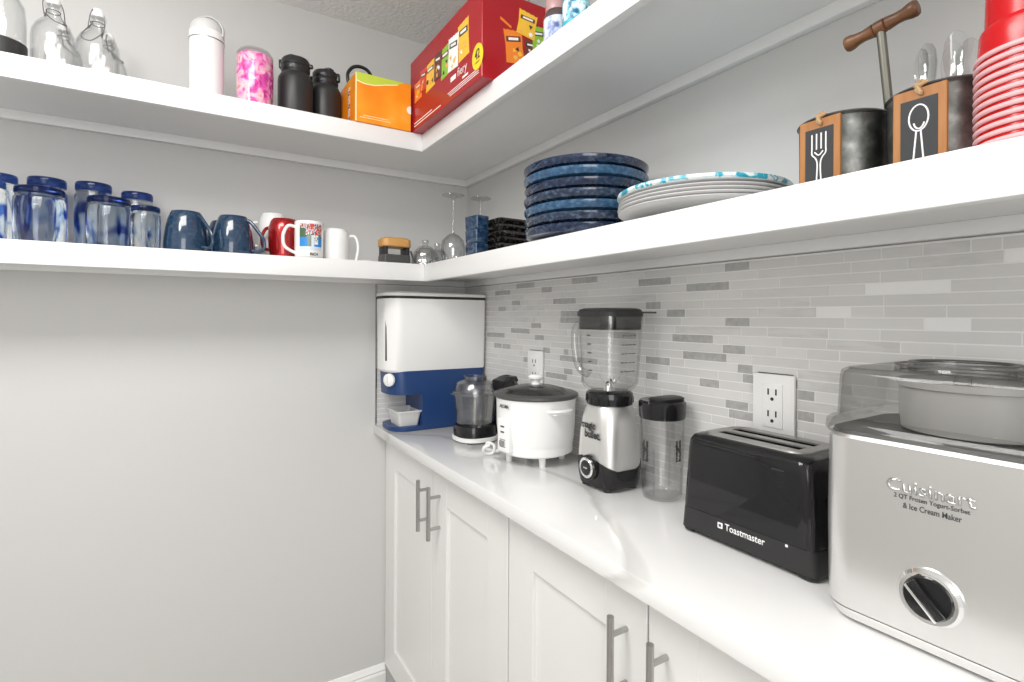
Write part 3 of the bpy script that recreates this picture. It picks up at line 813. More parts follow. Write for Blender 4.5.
b = BM(); loft(b, [(0, .020, .018, .008), (.006, .021, .019, .008), (.0085, .018, .016, .007)], n=5)
o = thing('flat_dish', 'low flat white dish lying just left of the bamboo-topped holder', 'dish', (.492, 1.690, ZM + .0002))
obj('dish', b, M['plate_white'], o)
obj('rim', lathe(BM(), [(.014, .0086), (.0165, .0086), (.0165, .0100), (.014, .0100)], closed=True, seg=24), M['plate_white'], o)

# ================================================================== MUGS
blue_mug = glaze('mug_glaze', (.010, .028, .060), (.014, .040, .085), (.022, .058, .11), .10)
def mug(name, label, x, y, rz, prof, hpts, mat, group=None, hr=.005, flat=.75):
    o = thing(name, label, 'mug', (x, y, ZM + .0002), rz, group)
    b = BM(); lathe(b, prof, seg=56)
    obj('body', b, mat, o)
    b = BM(); tube(b, hpts, hr, 12, smooth_n=6, flat=flat, up=(0, 1, 0))
    obj('handle', b, mat, o)
    return o
bm_prof = [(.051, 0), (.0525, .010), (.0515, .035), (.0480, .062), (.0425, .086), (.0375, .101), (.034, .107), (.026, .109), (.024, .107), (0, .107), (0, .099), (.033, .097), (.0395, .084), (.045, .061), (.0485, .035), (.0495, .010), (.0485, 0)]
bm_h = [(.038, 0, .097), (.050, 0, .089), (.068, 0, .066), (.082, 0, .044), (.084, 0, .022), (.072, 0, .010), (.050, 0, .012)]
m1 = mug('mug', 'slate blue mug turned upside down next to the swirled tumblers', 0.001, 1.662, -.80, bm_prof, bm_h, blue_mug, 'slate blue mugs upside down')
dup(m1, (.113, 1.664, ZM + .0002), -.5, 'slate blue mug turned upside down next to the red mug')
dup(m1, (.098, 1.775, ZM + .0002), -.55, 'slate blue mug mostly hidden behind the other two blue mugs')
red_gl = new_mat('metallic_red', (.42, .012, .015), .18, .55, coat=.8)
mug('mug', 'shiny metallic red mug behind the picture mug', .250, 1.705, 2.6, [(.037, 0), (.042, .03), (.044, .06), (.0432, .09), (.039, .110), (.033, .119), (.020, .122), (0, .122), (0, .116), (.031, .112), (.041, .085), (.042, .06), (.040, .03), (.035, 0)], [(.040, 0, .095), (.055, 0, .090), (.066, 0, .065), (.060, 0, .035), (.043, 0, .028)], red_gl)
wg = new_mat('white_ceramic', (.84, .84, .83), .12, coat=.4)
mug('mug', 'tall rounded white mug behind the red mug', .232, 1.790, 2.9, [(.037, 0), (.041, .04), (.042, .085), (.040, .125), (.033, .146), (.020, .152), (0, .152), (0, .147), (.031, .141), (.038, .12), (.040, .08), (.039, .03), (.035, 0)], [(.044, 0, .12), (.062, 0, .112), (.070, 0, .08), (.060, 0, .05), (.044, 0, .045)], wg)
mug('mug', 'plain white mug upside down, right of the picture mug', .393, 1.670, -.2, [(.0375, 0), (.0395, .004), (.0398, .070), (.038, .086), (.032, .096), (.026, .099), (0, .099), (0, .094), (.028, .092), (.0335, .08), (.034, .004), (.033, 0)], [(.038, 0, .078), (.054, 0, .080), (.064, 0, .064), (.066, 0, .036), (.060, 0, .004)], wg, hr=.0042)
pm = mug('picture_mug', 'white souvenir mug with a colourful picture, handle to the left', .3095, 1.642, 0, [(0, .0), (.034, .0), (.0385, .003), (.040, .010), (.0405, .105), (.0395, .107), (.038, .105), (.0375, .012), (.034, .007), (0, .006)], [(-.038, -.006, .090), (-.060, -.012, .090), (-.073, -.016, .062), (-.068, -.014, .030), (-.038, -.006, .014)], wg, hr=.0045)
# the printed picture wraps part of the mug: a small mosaic of coloured patches
pal = [new_mat('print_green', (.06, .13, .06), .3), new_mat('print_red', (.60, .08, .08), .3), new_mat('print_blue', (.03, .24, .62), .3), new_mat('print_pale', (.62, .70, .78), .3), new_mat('print_grey', (.22, .26, .22), .3), new_mat('print_white', (.84, .84, .84), .3)]
b = BM(); A0, A1, nz, na = math.radians(-139), math.radians(-44), 26, 34
rd = random.Random(3)
for i in range(na):
    for j in range(nz):
        a0 = A0 + (A1 - A0) * i / na; a1 = A0 + (A1 - A0) * (i + 1) / na
        z0 = .012 + .086 * j / nz; z1 = .012 + .086 * (j + 1) / nz
        u, v = (i + .5) / na, (j + .5) / nz
        if v > .83: mi = rd.choice((0, 1, 1, 3))
        elif v > .62: mi = rd.choice((1, 1, 3, 0)) if u > .25 else 0
        elif .34 < u < .62 and v > .22: mi = 4 if u < .5 else 3
        elif .62 <= u < .78 and v > .30: mi = rd.choice((5, 5, 4))
        elif v > .52: mi = 0 if u < .3 else rd.choice((0, 4))
        elif v > .24: mi = 2
        elif v > .13: mi = 3
        else: continue
        r = .0408
        vs = [b.verts.new((r * math.cos(a), r * math.sin(a), z)) for a, z in ((a0, z0), (a1, z0), (a1, z1), (a0, z1))]
        b.faces.new(vs).material_index = mi
obj('printed_picture', b, pal, pm, smooth=0)
text('INCH', .022, .009, (.006, -.0412, .010), '-y', M['ink'], pm, bold=.03)

# ================================================================== BLUE SWIRLED TUMBLERS (upside down)
def swirl_mat(name, lo, hi):
    m = new_mat(name, (1, 1, 1), .02, 0, 1.0, 1.35)
    add_ramp(m, [(lo, (.97, .985, .99)), ((lo + hi) / 2, (.62, .78, .94)), (hi, (.005, .04, .45))], 9, 2, stretch=(1.6, 1.6, .5), distortion=2.6, rnd=True)
    return m
sw = swirl_mat('swirled_blue_glass', .545, .655); sw_base = new_mat('cobalt_glass_base', (.035, .08, .30), .03, 0, .95, 1.3)
def tumbler(label, x, y, r, h, rz, group):
    o = thing('tumbler', label, 'glass', (x, y, ZM + .0002), rz, group)
    b = BM(); lathe(b, [(r * .97, 0), (r, h * .3), (r, h * .72), (r * .98, h * .80), (r * .91, h * .835), (r * .91, h * .87), (0, h * .87), (0, h * .82), (r * .84, h * .80), (r * .93, h * .70), (r * .94, h * .3), (r * .91, 0)], seg=48)
    obj('glass_wall', b, sw, o)
    b = BM(); lathe(b, [(0, h * .871), (r * .90, h * .871), (r * .955, h * .895), (r * .955, h * .975), (r * .90, h), (0, h)], seg=48)
    obj('thick_base', b, sw_base, o)
    return o
T = [('back', -.388, 1.757, .040, .172, 'left edge of the picture'), ('back', -.300, 1.760, .042, .177, ''), ('back', -.208, 1.762, .042, .177, ''), ('back', -.111, 1.764, .039, .172, '')]
tumbler('tall blue-swirled tumbler in the back row at the left edge', -.388, 1.757, .036, .172, .3, 'tall blue swirled tumblers in the back row')
tumbler('tall blue-swirled tumbler in the back row, second from the left', -.301, 1.770, .041, .176, 1.7, 'tall blue swirled tumblers in the back row')
tumbler('tall blue-swirled tumbler in the back row, second from the mugs', -.207, 1.768, .041, .176, 2.9, 'tall blue swirled tumblers in the back row')
tumbler('tall blue-swirled tumbler in the back row, nearest the mugs', -.113, 1.768, .038, .163, 4.4, 'tall blue swirled tumblers in the back row')
tumbler('short clear tumbler with blue swirls in front, cut by the left edge', -.392, 1.655, .040, .137, 5.0, 'short blue swirled tumblers in the front row')
tumbler('short clear tumbler in the front row, second from the left edge', -.294, 1.655, .0495, .129, .9, 'short blue swirled tumblers in the front row')
tumbler('short clear tumbler with blue swirls in the middle of the front row', -.164, 1.668, .0475, .124, 3.6, 'short blue swirled tumblers in the front row')
tumbler('short clear tumbler with blue swirls right beside the blue mug', -.087, 1.646, .0325, .108, 2.2, 'short blue swirled tumblers in the front row')

# ================================================================== UPPER SHELF, LEFT
def swing_bottle(label, x, y, r, hb, hn, rz):
    o = thing('swing_top_bottle', label, 'bottle', (x, y, ZU + .0002), rz, 'clear swing-top bottles on the upper shelf')
    b = BM(); rn = .0125; h1 = hb
    lathe(b, [(0, 0), (r * .92, 0), (r, .006), (r, h1), (r * .95, h1 + .014), (r * .78, h1 + .030), (rn + .006, h1 + .045), (rn, h1 + .058), (rn, hn), (rn + .003, hn + .002), (rn + .003, hn + .010), (rn - .001, hn + .011), (rn - .003, hn), (rn - .003, h1 + .058), (rn + .003, h1 + .043), (r * .74, h1 + .027), (r * .90, h1 + .012), (r - .003, h1), (r - .003, .010), (0, .008)], seg=48)
    obj('bottle', b, M['glass'], o)
    b = BM(); lathe(b, [(0, hn + .009), (.012, hn + .009), (.0135, hn + .018), (.009, hn + .028), (0, hn + .030)], seg=24)
    obj('stopper', b, M['plate_white'], o)
    b = BM(); z = hn - .006
    tube(b, [(rn * 1.05 * math.cos(a), rn * 1.05 * math.sin(a), z) for a in [2 * PI * k / 16 for k in range(16)]], .0009, 6, closed=True)
    for s in (-1, 1):
        tube(b, [(0, s * .013, z), (.006, s * .020, z - .022), (.0, s * .021, z + .012), (0, s * .014, hn + .022)], .0010, 6, smooth_n=4)
    tube(b, [(.0, .018, z - .010), (.024, .014, z - .030), (.032, 0, z - .034), (.024, -.014, z - .030), (0, -.018, z - .010)], .0011, 6, smooth_n=5)
    obj('wire_bail', b, new_mat('dark_wire', (.12, .12, .12), .35, .8), o)
    return o
s1 = swing_bottle('clear glass swing-top bottle, second item from the left on the upper shelf', -.262, 1.596, .040, .082, .152, -.9)
dup(s1, (-.182, 1.606, ZU + .0002), 2.6, 'clear glass swing-top bottle in front at the right of the glass bottles', scale=(1.08, 1.08, 1.0))
dup(s1, (-.172, 1.722, ZU + .0002), -.2, 'clear glass swing-top bottle at the back, wire hanging toward the white tumbler', scale=(.98, .98, .98))
dup(s1, (-.262, 1.722, ZU + .0002), .4, 'clear glass swing-top bottle at the back between the two front bottles', scale=(.98, .98, .98))
t = thing('glass_carafe', 'tall clear glass jar with a dark bottom band at the upper left corner', 'jar', (-.358, 1.600, ZU + .0002))
b = BM(); lathe(b, [(0, .002), (.046, .002), (.049, .006), (.049, .10), (.046, .14), (.030, .17), (.026, .19), (.028, .21), (.026, .21), (.024, .19), (.028, .168), (.044, .138), (.047, .10), (.047, .008), (0, .006)], seg=48)
obj('glass', b, M['glass'], t)
b = BM(); lathe(b, [(.0493, .0), (.0505, .0), (.0505, .052), (.0493, .052)], seg=48, closed=True)
obj('bottom_band', b, M['matte_black'], t)
t = thing('travel_tumbler', 'white insulated tumbler with grey flip handle on the upper shelf', 'tumbler', (.0455, 1.612, ZU + .0002), -.5)
wt = new_mat('white_powder_coat', (.80, .80, .79), .45)
b = BM(); lathe(b, [(0, 0), (.037, 0), (.0395, .004), (.0405, .165), (.0415, .168), (.0415, .188), (.039, .190), (0, .190)], seg=48)
obj('body', b, wt, t)
lg = new_mat('light_grey_plastic', (.60, .60, .59), .4)
b = BM(); lathe(b, [(0, .189), (.040, .189), (.0405, .193), (.037, .208), (.028, .220), (.014, .226), (0, .227)], seg=40)
obj('lid', b, lg, t)
b = BM(); tube(b, [(.042, -.002, .182), (.043, -.002, .200), (.030, -.002, .222), (.004, -.002, .234), (-.024, -.002, .228)], .0055, 10, smooth_n=6, flat=.5, up=(1, 0, .5))
obj('flip_handle', b, lg, t)
b = BM(); lathe(b, [(.0408, .1665), (.0418, .1665), (.0418, .1690), (.0408, .1690)], seg=48, closed=True)
obj('seam_ring', b, M['steel'], t)
pink = new_mat('pink_marbled', (.7, .2, .5), .15, coat=.5)
add_ramp(pink, [(.32, (.42, .01, .22)), (.44, (.72, .09, .38)), (.54, (.80, .36, .54)), (.64, (.80, .56, .50)), (.72, (.66, .05, .32))], 42, 4, distortion=.6)
t = thing('marbled_tumbler', 'pink marbled tumbler between the white tumbler and the black bottles', 'tumbler', (.1595, 1.600, ZU + .0002))
b = BM(); lathe(b, [(0, .0), (.036, 0), (.041, .004), (.045, .040), (.0465, .10), (.0450, .150), (.043, .152), (0, .150)], seg=48)
obj('body', b, pink, t)
b = BM(); lathe(b, [(.043, .150), (.0455, .151), (.0455, .156), (.040, .166), (.012, .168), (0, .168), (0, .166), (.038, .163), (.043, .155)], seg=48)
lidm = obj('lid', b, M['clear'], t)
def black_bottle(label, x, y, r, hb, rz, sc=1.0):
    o = thing('water_bottle', label, 'bottle', (x, y, ZU + .0002), rz, 'black water bottles on the upper shelf')
    b = BM(); lathe(b, [(0, 0), (r * .95, 0), (r, .005), (r, hb), (r * .97, hb + .010), (r * .84, hb + .021), (r * .76, hb + .024), (r * .76, hb + .030), (0, hb + .030)], seg=48)
    obj('body', b, new_mat('black_powder', (.022, .022, .023), .38), o)
    b = BM(); z = hb + .030
    lathe(b, [(0, z - .002), (r * .78, z - .002), (r * .82, z + .002), (r * .82, z + .012), (r * .79, z + .014), (r * .82, z + .016), (r * .82, z + .030), (r * .74, z + .036), (0, z + .037)], seg=40)
    box(b, -r * .95, -r * .72, -.008, .008, z + .010, z + .034, .003)
    box(b, r * .70, r * 1.0, -.006, .006, z + .016, z + .026, .002)
    lathe(b, [(0, z + .036), (.014, z + .036), (.015, z + .046), (.010, z + .050), (0, z + .050)], -.010, 0, 24)
    obj('cap', b, M['black'], o)
    return o
bb = black_bottle('black insulated bottle next to the pink marbled tumbler', .267, 1.622, .0475, .116, -.4)
bb2 = black_bottle('black insulated bottle next to the orange box', .358, 1.660, .0455, .116, 2.6)
t = thing('loop_lid_bottle', 'dark bottle with a black carrying loop behind the orange box', 'bottle', (.487, 1.725, ZU + .0002))
b = BM(); lathe(b, [(0, 0), (.036, 0), (.037, .004), (.037, .15), (.030, .17), (.024, .175), (.024, .185), (0, .185)], seg=40)
obj('body', b, M['matte_black'], t)
b = BM(); lathe(b, [(0, .183), (.028, .183), (.028, .205), (.024, .209), (0, .209)], seg=32)
obj('cap', b, M['black'], t)
b = BM(); tube(b, [(-.044, 0, .200), (-.046, 0, .228), (-.030, 0, .252), (-.006, 0, .260), (.020, 0, .252), (.034, 0, .226), (.035, 0, .200)], .0055, 10, smooth_n=5)
tube(b, [(-.044, 0, .200), (-.024, 0, .196)], .004, 8); tube(b, [(.035, 0, .200), (.024, 0, .196)], .004, 8)
obj('carrying_loop', b, M['black'], t)

# ================================================================== ORANGE BOX
ora = add_ramp(new_mat('orange_card', (.85, .27, .01), .3), [(.35, (.85, .22, .005)), (.6, (.88, .33, .02)), (.75, (.88, .48, .10))], 9, 2)
t = thing('cardboard_box', 'orange box with a lime green top edge beside the red snack box', 'box', (.490, 1.586, ZU + .0002))
b = BM(); box(b, -.085, .081, -.084, .080, 0, .139, .0015, 1)
obj('carton', b, ora, t)
lime = new_mat('lime_print', (.50, .62, .06), .35); cream = new_mat('cream_print', (.86, .80, .45), .35); cw = new_mat('card_white', (.85, .84, .82), .4)
b = BM()
poly_prism(b, [(-.0842, .1385), (-.0842, .117), (-.060, .1115), (-.030, .1125), (.005, .122), (.040, .130), (.060, .1385)], '-y', -.0842, .0004, 0)
poly_prism(b, [(-.0842, .117), (-.0842, .114), (-.060, .1085), (-.030, .1095), (.005, .119), (.040, .127), (.040, .130), (.005, .122), (-.030, .1125), (-.060, .1115)], '-y', -.0842, .0005, 1)
poly_prism(b, [(-.0842, .0), (-.0812, .0), (-.0812, .136), (-.0842, .136)], '-y', -.0842, .0006, 1)
poly_prism(b, [(-.062 + .0, .019), (.010, .019), (.010, .0205), (-.062, .0205)], '-y', -.0842, .0004, 1)
poly_prism(b, [(-.072, .013), (.018, .013), (.018, .0145), (-.072, .0145)], '-y', -.0842, .0004, 1)
poly_prism(b, [(.079 + .012 * math.cos(a) if .079 + .012 * math.cos(a) < .0805 else .0805, .062 + .012 * math.sin(a)) for a in [2 * PI * k / 20 for k in range(20)]], '-y', -.0842, .0005, 2)
obj('front_print', b, [lime, cream, cw], t, smooth=0)
b = BM(); rd = random.Random(9)
poly_prism(b, [(.018 * math.cos(a) - .020, .068 + .058 * math.sin(a)) for a in [2 * PI * k / 28 for k in range(28)]], '-x', -.0852, .0003, 1)
for k in range(8):
    z = .018 + k * .0125
    poly_prism(b, [(-.030, z), (-.012, z + .001), (-.011, z + .0095), (-.029, z + .009)], '-x', -.0852, .0006, k % 3 and 2 or 0)
    poly_prism(b, [(-.026, z + .003), (-.016, z + .004), (-.016, z + .007), (-.026, z + .006)], '-x', -.0852, .0009, 0 if k % 3 else 2)
obj('side_logo', b, [new_mat('navy_print', (.02, .03, .16), .4), ora, cw], t, smooth=0)
b = BM(); poly = [(-.080, -.069), (.080, -.069), (.080, .069), (-.080, .069)]
box(b, -.0840, .0800, -.083, .079, .1390, .1400)
obj('top_flap', b, lime, t, smooth=0)

# ================================================================== RED SNACK BOX
red = new_mat('red_card', (.36, .006, .012), .25)
t = thing('snack_box', 'large red cardboard snack box hanging over the inner corner of the upper shelf', 'box', (.667, 1.2975, ZU + .0002))
hxb, hyb, hb = .090, .2275, .213
b = BM(); box(b, -hxb, hxb, -hyb, hyb, 0, hb, .0012, 1)
obj('carton', b, red, t)
X0, Y0 = .667, 1.2975; Z0 = ZU + .0002
S = [new_mat('bag_orange', (.80, .22, .02), .3), new_mat('bag_yellow', (.85, .50, .04), .3), new_mat('bag_brown', (.14, .03, .02), .3), new_mat('bag_green', (.26, .50, .04), .3), cw, M['ink'], new_mat('bag_red', (.62, .05, .02), .3), new_mat('chip_gold', (.80, .42, .10), .4)]
def bag(b, face, off, a, z, w, h, c, tilt=0.0, seed=0, d0=.0005):
    rd = random.Random(seed); ct, st = math.cos(tilt), math.sin(tilt)
    def tr(p): x, y = p; return (a + x * ct - y * st, z + x * st + y * ct)
    zig = []
    for k in range(9): zig.append((-w / 2 + w * k / 8, h / 2 - (.0015 if k % 2 else 0)))
    pts = [(-w / 2, -h / 2), (w / 2, -h / 2), (w * .46, 0)] + zig[::-1] + [(-w * .46, 0)]
    poly_prism(b, [tr(p) for p in pts], face, off, d0, c)
    # generic bag face: name band, chip shapes and a highlight strip
    poly_prism(b, [tr(p) for p in ((-w * .40, h * .12), (w * .38, h * .18), (w * .38, h * .34), (-w * .40, h * .28))], face, off, d0 + .0004, rd.choice((2, 6, 5)))
    poly_prism(b, [tr(p) for p in ((-w * .28, h * .17), (w * .26, h * .215), (w * .26, h * .29), (-w * .28, h * .25))], face, off, d0 + .0007, 4)
    for q_ in range(5):
        cx_, cy_ = rd.uniform(-w * .3, w * .3), rd.uniform(-h * .40, -h * .02); rr = w * .12
        n_ = rd.choice((3, 3, 5)); a0 = rd.random() * 6
        poly_prism(b, [tr((cx_ + rr * math.cos(a0 + 2 * PI * k / n_), cy_ + rr * math.sin(a0 + 2 * PI * k / n_))) for k in range(n_)], face, off, d0 + .0004 + q_ * .00012, rd.choice((7, 1, 5, 4)))
b = BM()
for k, (y, z, w_, h_, c) in enumerate([(1.462, 2.002, .055, .055, 0), (1.420, 2.018, .046, .060, 6), (1.372, 2.012, .062, .075, 1), (1.318, 2.018, .050, .070, 2), (1.272, 2.010, .056, .080, 3), (1.222, 2.012, .058, .085, 4), (1.165, 2.020, .058, .092, 1)]):
    bag(b, '-x', -hxb, y - Y0, z - Z0, w_, h_, c, (-.05, .06)[k % 2], k, .0004 + (k % 2) * .001)
obj('side_print', b, S, t, smooth=0)
b = BM()
bag(b, '-y', -hyb, .664 - X0, 1.985 - Z0, .052, .078, 0, .12, 31, .0004)
bag(b, '-y', -hyb, .700 - X0, 2.048 - Z0, .052, .060, 1, -.15, 32, .0016)
bag(b, '-y', -hyb, .735 - X0, 2.020 - Z0, .040, .066, 3, .05, 33, .0010)
bag(b, '-y', -hyb, .710 - X0, 1.990 - Z0, .034, .050, 2, -.05, 35, .0002)
poly_prism(b, [(.625 - X0, 2.040 - Z0), (.655 - X0, 2.026 - Z0), (.656 - X0, 2.031 - Z0), (.626 - X0, 2.046 - Z0)], '-y', -hyb, .0008, 0)
obj('end_print', b, S, t, smooth=0)
b = BM(); cy_, cz_ = 1.090 - Y0, 1.947 - Z0
poly_prism(b, [(cy_ + .026 * math.cos(a), cz_ + .030 * math.sin(a)) for a in [2 * PI * k / 32 for k in range(32)]], '-x', -hxb, .0016, 0)
obj('count_badge', b, new_mat('badge_yellow', (.88, .62, .02), .35), t, smooth=0)
text('42', .024, .024, (-hxb - .0016, cy_, cz_ + .006), '-x', M['ink'], t, bold=.02)
text('COUNT', .024, .0045, (-hxb - .0016, cy_, cz_ - .013), '-x', M['ink'], t)
text('fiery', .052, .028, (-hxb - .0002, 1.172 - Y0, 1.948 - Z0), '-x', cw, t, bold=-.005)
b = BM(); poly_prism(b, [(1.238 - Y0, 1.942 - Z0), (1.207 - Y0, 1.942 - Z0), (1.207 - Y0, 1.954 - Z0), (1.238 - Y0, 1.954 - Z0)], '-x', -hxb, .0006, 0)
poly_prism(b, [(1.170 - Y0, 1.926 - Z0), (1.140 - Y0, 1.926 - Z0), (1.140 - Y0, 1.931 - Z0), (1.170 - Y0, 1.931 - Z0)], '-x', -hxb, .0006, 0)
for k in range(3):
    z = 1.918 - Z0 - k * .005
    poly_prism(b, [((1.255 - k * .006) - Y0, z), (1.085 - Y0, z), (1.085 - Y0, z + .0018), ((1.255 - k * .006) - Y0, z + .0018)], '-x', -hxb, .0005, 0)
poly_prism(b, [(1.49 - Y0, .010), (1.30 - Y0, .010), (1.30 - Y0, .0125), (1.49 - Y0, .0125)], '-x', -hxb, .0005, 0)
poly_prism(b, [(1.49 - Y0, .018), (1.36 - Y0, .018), (1.36 - Y0, .0205), (1.49 - Y0, .0205)], '-x', -hxb, .0005, 0)
obj('small_print', b, cw, t, smooth=0)

# jars beside the snack box
def pill_jar(label, x, y, r, h, cap, lab, lab2):
    o = thing('plastic_jar', label, 'jar', (x, y, ZU + .0002), .3)
    b = BM(); lathe(b, [(0, 0), (r * .94, 0), (r, .003), (r, h * .70), (r * .9, h * .77), (r * .78, h * .80), (r * .78, h * .84), (0, h * .84)], seg=40)
    obj('body', b, M['frost'], o)
    b = BM(); lathe(b, [(0, h * .80), (r * .86, h * .80), (r * .88, h * .82), (r * .86, h * .98), (r * .80, h), (0, h)], seg=40)
    obj('cap', b, cap, o)
    b = BM(); lathe(b, [(r * 1.002, h * .10), (r * 1.02, h * .10), (r * 1.02, h * .66), (r * 1.002, h * .66)], seg=40, closed=True)
    lb = obj('wrap_label', b, lab, o)
    b = BM(); lathe(b, [(r * 1.022, h * .16), (r * 1.03, h * .16), (r * 1.03, h * .30), (r * 1.022, h * .30)], seg=40, closed=True)
    obj('label_stripe', b, lab2, lb)
    return o
lab_a = add_ramp(new_mat('label_pale_blue', (.6, .65, .8), .3), [(.40, (.75, .78, .86)), (.55, (.42, .50, .75)), (.66, (.10, .14, .35))], 60, 2)
lab_b = add_ramp(new_mat('label_teal', (.3, .7, .8), .3), [(.40, (.75, .86, .88)), (.52, (.20, .58, .68)), (.62, (.03, .12, .25))], 70, 2)
pill_jar('small jar with a dusty pink cap and blue label beside the red snack box', .680, .920, .029, .128, new_mat('pink_cap', (.50, .30, .30), .3), lab_a, new_mat('stripe_navy', (.04, .05, .22), .4))
pill_jar('small jar with teal and white label at the shelf edge, right of the pink-capped jar', .672, .846, .027, .135, new_mat('teal_cap', (.10, .45, .55), .3), lab_b, new_mat('stripe_teal', (.05, .40, .52), .4))

# ================================================================== GALVANISED UTENSIL CADDY
galv = add_ramp(new_mat('galvanised_steel', (.3, .3, .3), .42, .85), [(.35, (.09, .095, .09)), (.55, (.16, .165, .155)), (.72, (.28, .285, .28))], 45, 3, distortion=.4)
t = thing('utensil_caddy', 'galvanised two-bin caddy with chalkboard tags and turned wooden handle', 'caddy', (.773, .3265, ZM + .0002))
wood = add_ramp(new_mat('turned_wood', (.25, .11, .045), .4), [(.3, (.07, .027, .012)), (.7, (.20, .09, .037))], 14, 4, stretch=(6, 1, 6))
tagw = add_ramp(new_mat('tag_wood', (.50, .25, .08), .5), [(.3, (.30, .115, .025)), (.7, (.40, .175, .05))], 20, 3, stretch=(4, 4, .6))
chalk = new_mat('chalkboard', (.028, .03, .033), .6)
twine = new_mat('twine', (.45, .30, .16), .8)
for yc, icon in ((.0560, 'fork'), (-.0560, 'spoon')):
    b = BM(); lathe(b, [(0, 0), (.046, 0), (.048, .004), (.049, .096), (.0505, .098), (.0505, .1005), (.048, .1005), (.0475, .097), (.046, .006), (0, .004)], seg=56)
    bn = obj('bin', b, galv, t, loc=(0, yc, 0)); bn.scale = (1.08, 1.08, 1)
    b = BM(); lathe(b, [(.0500, .0975), (.0515, .099), (.0500, .1012), (.0475, .1012), (.0470, .099), (.048, .0975)], seg=56, closed=True)
    obj('rim', b, M['char'], bn)
    b = BM(); box(b, -.0550, -.0500, -.0262, .0262, .002, .0955, .0006, 1)
    tg = obj('tag_frame', b, tagw, t, loc=(-.0035, yc, 0))
    b = BM(); box(b, -.0557, -.0549, -.0180, .0180, .010, .083)
    obj('chalk_panel', b, chalk, tg, smooth=0)
    b = BM(); xx = -.0559; r = .0009
    if icon == 'fork':
        for yy in (-.0090, -.0030, .0030, .0090): tube(b, [(xx, yy, .076), (xx, yy, .055)], r, 6)
        tube(b, [(xx, .0090, .056), (xx, .0088, .049), (xx, .004, .043), (xx, .0020, .034), (xx, .0030, .012)], r, 6, smooth_n=4)
        tube(b, [(xx, -.0090, .056), (xx, -.0088, .049), (xx, -.004, .043), (xx, -.0020, .034), (xx, -.0030, .012)], r, 6, smooth_n=4)
        tube(b, [(xx, .0055, .052), (xx, 0, .047), (xx, -.0055, .052)], r, 6, smooth_n=4)
    else:
        tube(b, [(xx, .0095 * math.sin(a), .061 + .0150 * math.cos(a)) for a in [2 * PI * k / 24 for k in range(24)]], r, 6, closed=True)
        tube(b, [(xx, .0055 * math.sin(a) - .0005, .059 + .0105 * math.cos(a)) for a in [1.9 + 2.4 * k / 10 for k in range(11)]], r, 6)
        tube(b, [(xx, .0022, .046), (xx, .0050, .012)], r, 6); tube(b, [(xx, -.0022, .046), (xx, -.0050, .012)], r, 6)
    obj('chalk_drawing', b, M['white_ink'], tg)
    b = BM(); tube(b, [(-.046, 0, .106), (-.053, .003, .101), (-.057, 0, .094), (-.057, -.003, .088), (-.056, .002, .094), (-.053, -.004, .101), (-.046, 0, .105)], .0022, 7, smooth_n=4)
    tube(b, [(-.050, .006, .100), (-.056, 0, .098), (-.052, -.007, .1015)], .0022, 7, smooth_n=4)
    obj('twine_knot', b, twine, tg)
b = BM(); tube(b, [(.026, .0, .004), (.014, .004, .10), (0, .009, .209)], .0054, 16)
obj('post', b, new_mat('post_metal', (.20, .20, .17), .45, .8), t)
b = BM()
prof = [(0, -.047), (.0095, -.047), (.0112, -.044), (.0108, -.038), (.0085, -.030), (.0080, -.022), (.0092, -.012), (.0098, -.009), (.0078, -.0075), (.0098, -.006), (.0100, .006), (.0078, .0075), (.0098, .009), (.0092, .012), (.0080, .022), (.0085, .030), (.0108, .038), (.0112, .044), (.0095, .047), (0, .047)]
prof = [(r_ * .92, z_ * .90) for r_, z_ in prof]; lathe(b, prof, seg=28); xform(b, Matrix.Rotation(math.radians(90), 4, 'X'))
obj('grip', b, wood, t, loc=(0, .0095, .2125), rot=(math.radians(-8), 0, 0))
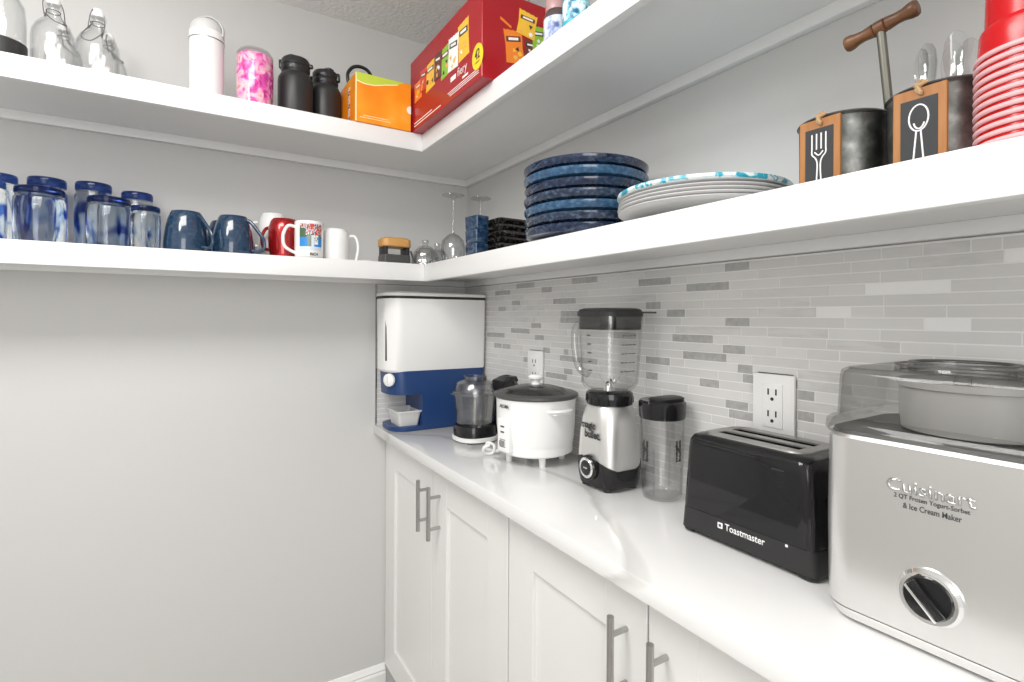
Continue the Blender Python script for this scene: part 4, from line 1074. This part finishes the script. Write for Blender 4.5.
# clear plastic spoons standing in the spoon bin
b0 = None
spots = [(-.030, .030, -.22, .10, 'leaning left toward the wooden handle'), (-.008, .012, -.08, -.06, 'standing upright left of the middle'), (.004, -.006, .06, .14, 'in the middle of the bunch'), (-.010, -.020, .10, -.10, 'leaning right of the middle'), (.018, -.026, .20, .04, 'nearest the red cups')]
for k, (dx, dy, tilt, tx, where) in enumerate(spots):
    loc = (.773 + dx * .5, .270 + dy * .45, ZM + .006); lab = 'clear plastic spoon in the spoon bin, %s' % where
    if b0 is None:
        b0 = thing('plastic_spoon', lab, 'spoon', loc, 0, 'clear plastic spoons in the spoon bin')
        b = BM(); N = 12; prof = []
        secs = [(.0, .0045), (.02, .0042), (.06, .0035), (.10, .0040), (.108, .0065), (.118, .0095), (.133, .0115), (.148, .0105), (.156, .0070), (.160, .0015)]
        F_, B_ = [], []
        for z, w_ in secs:
            dep = .0045 * max(0, math.sin(PI * min(1, max(0, (z - .104) / .056))))
            F_.append([b.verts.new((-.0007 + dep * (1 - (2 * j / 6 - 1) ** 2), w_ * (2 * j / 6 - 1), z)) for j in range(7)])
            B_.append([b.verts.new((.0007 + dep * (1 - (2 * j / 6 - 1) ** 2), w_ * (2 * j / 6 - 1), z)) for j in range(7)])
        for i in range(len(secs) - 1):
            for j in range(6):
                b.faces.new((F_[i][j], F_[i][j + 1], F_[i + 1][j + 1], F_[i + 1][j])); b.faces.new((B_[i][j], B_[i + 1][j], B_[i + 1][j + 1], B_[i][j + 1]))
            b.faces.new((F_[i][0], F_[i + 1][0], B_[i + 1][0], B_[i][0])); b.faces.new((F_[i][6], B_[i][6], B_[i + 1][6], F_[i + 1][6]))
        for row in (0, -1):
            for j in range(6): b.faces.new((F_[row][j], B_[row][j], B_[row][j + 1], F_[row][j + 1]))
        obj('spoon', b, clear_mat('clear_cutlery', (.975, .98, .98), (.60, .61, .61), .06, .03), b0)
        o = b0
    else: o = dup(b0, loc, 0, lab)
    o.rotation_euler = (tilt * .45, tx * .6, .3 * (k - 2))

# ================================================================== RED PARTY CUPS (upside-down, nested)
cup_red = new_mat('party_cup_red', (.58, .004, .008), .22)
cup_rim = new_mat('party_cup_rim', (.84, .50, .52), .25)
cx_, cy_ = .738, .1785
o = thing('party_cup', 'red plastic party cup, bottom rim of the nested upside-down stack', 'cup', (cx_, cy_, ZM + .0002), 0, 'upside-down stack of red party cups')
b = BM(); lathe(b, [(.0455, .0035), (.0450, .010), (.0438, .030), (.0425, .0335), (.0395, .036), (.0390, .060), (.0385, .075), (.0375, .079), (.0350, .112), (.0340, .118), (.032, .120), (0, .118), (0, .1172), (.0313, .1190), (.0340, .112), (.0365, .079), (.0375, .075), (.0380, .060), (.0386, .0365), (.0415, .0333), (.0428, .030), (.0440, .010), (.0447, .0035)], seg=56)
obj('body', b, cup_red, o)
b = BM(); tube(b, [(.0460 * math.cos(a), .0460 * math.sin(a), .0026) for a in [2 * PI * k / 64 for k in range(64)]], .0026, 10, closed=True)
obj('rolled_rim', b, cup_rim, o)
order = ['', 'second', 'third', 'fourth', 'fifth', 'sixth', 'seventh', 'eighth', 'ninth', 'tenth', 'eleventh', 'twelfth', '']
for k in range(1, 13):
    lab = 'red plastic party cup, %s rim up from the shelf in the nested stack' % order[k] if k < 12 else 'red plastic party cup on top of the nested upside-down stack'
    dup(o, (cx_ + random.uniform(-.0006, .0006), cy_, ZM + .0002 + k * .0083), 0, lab)
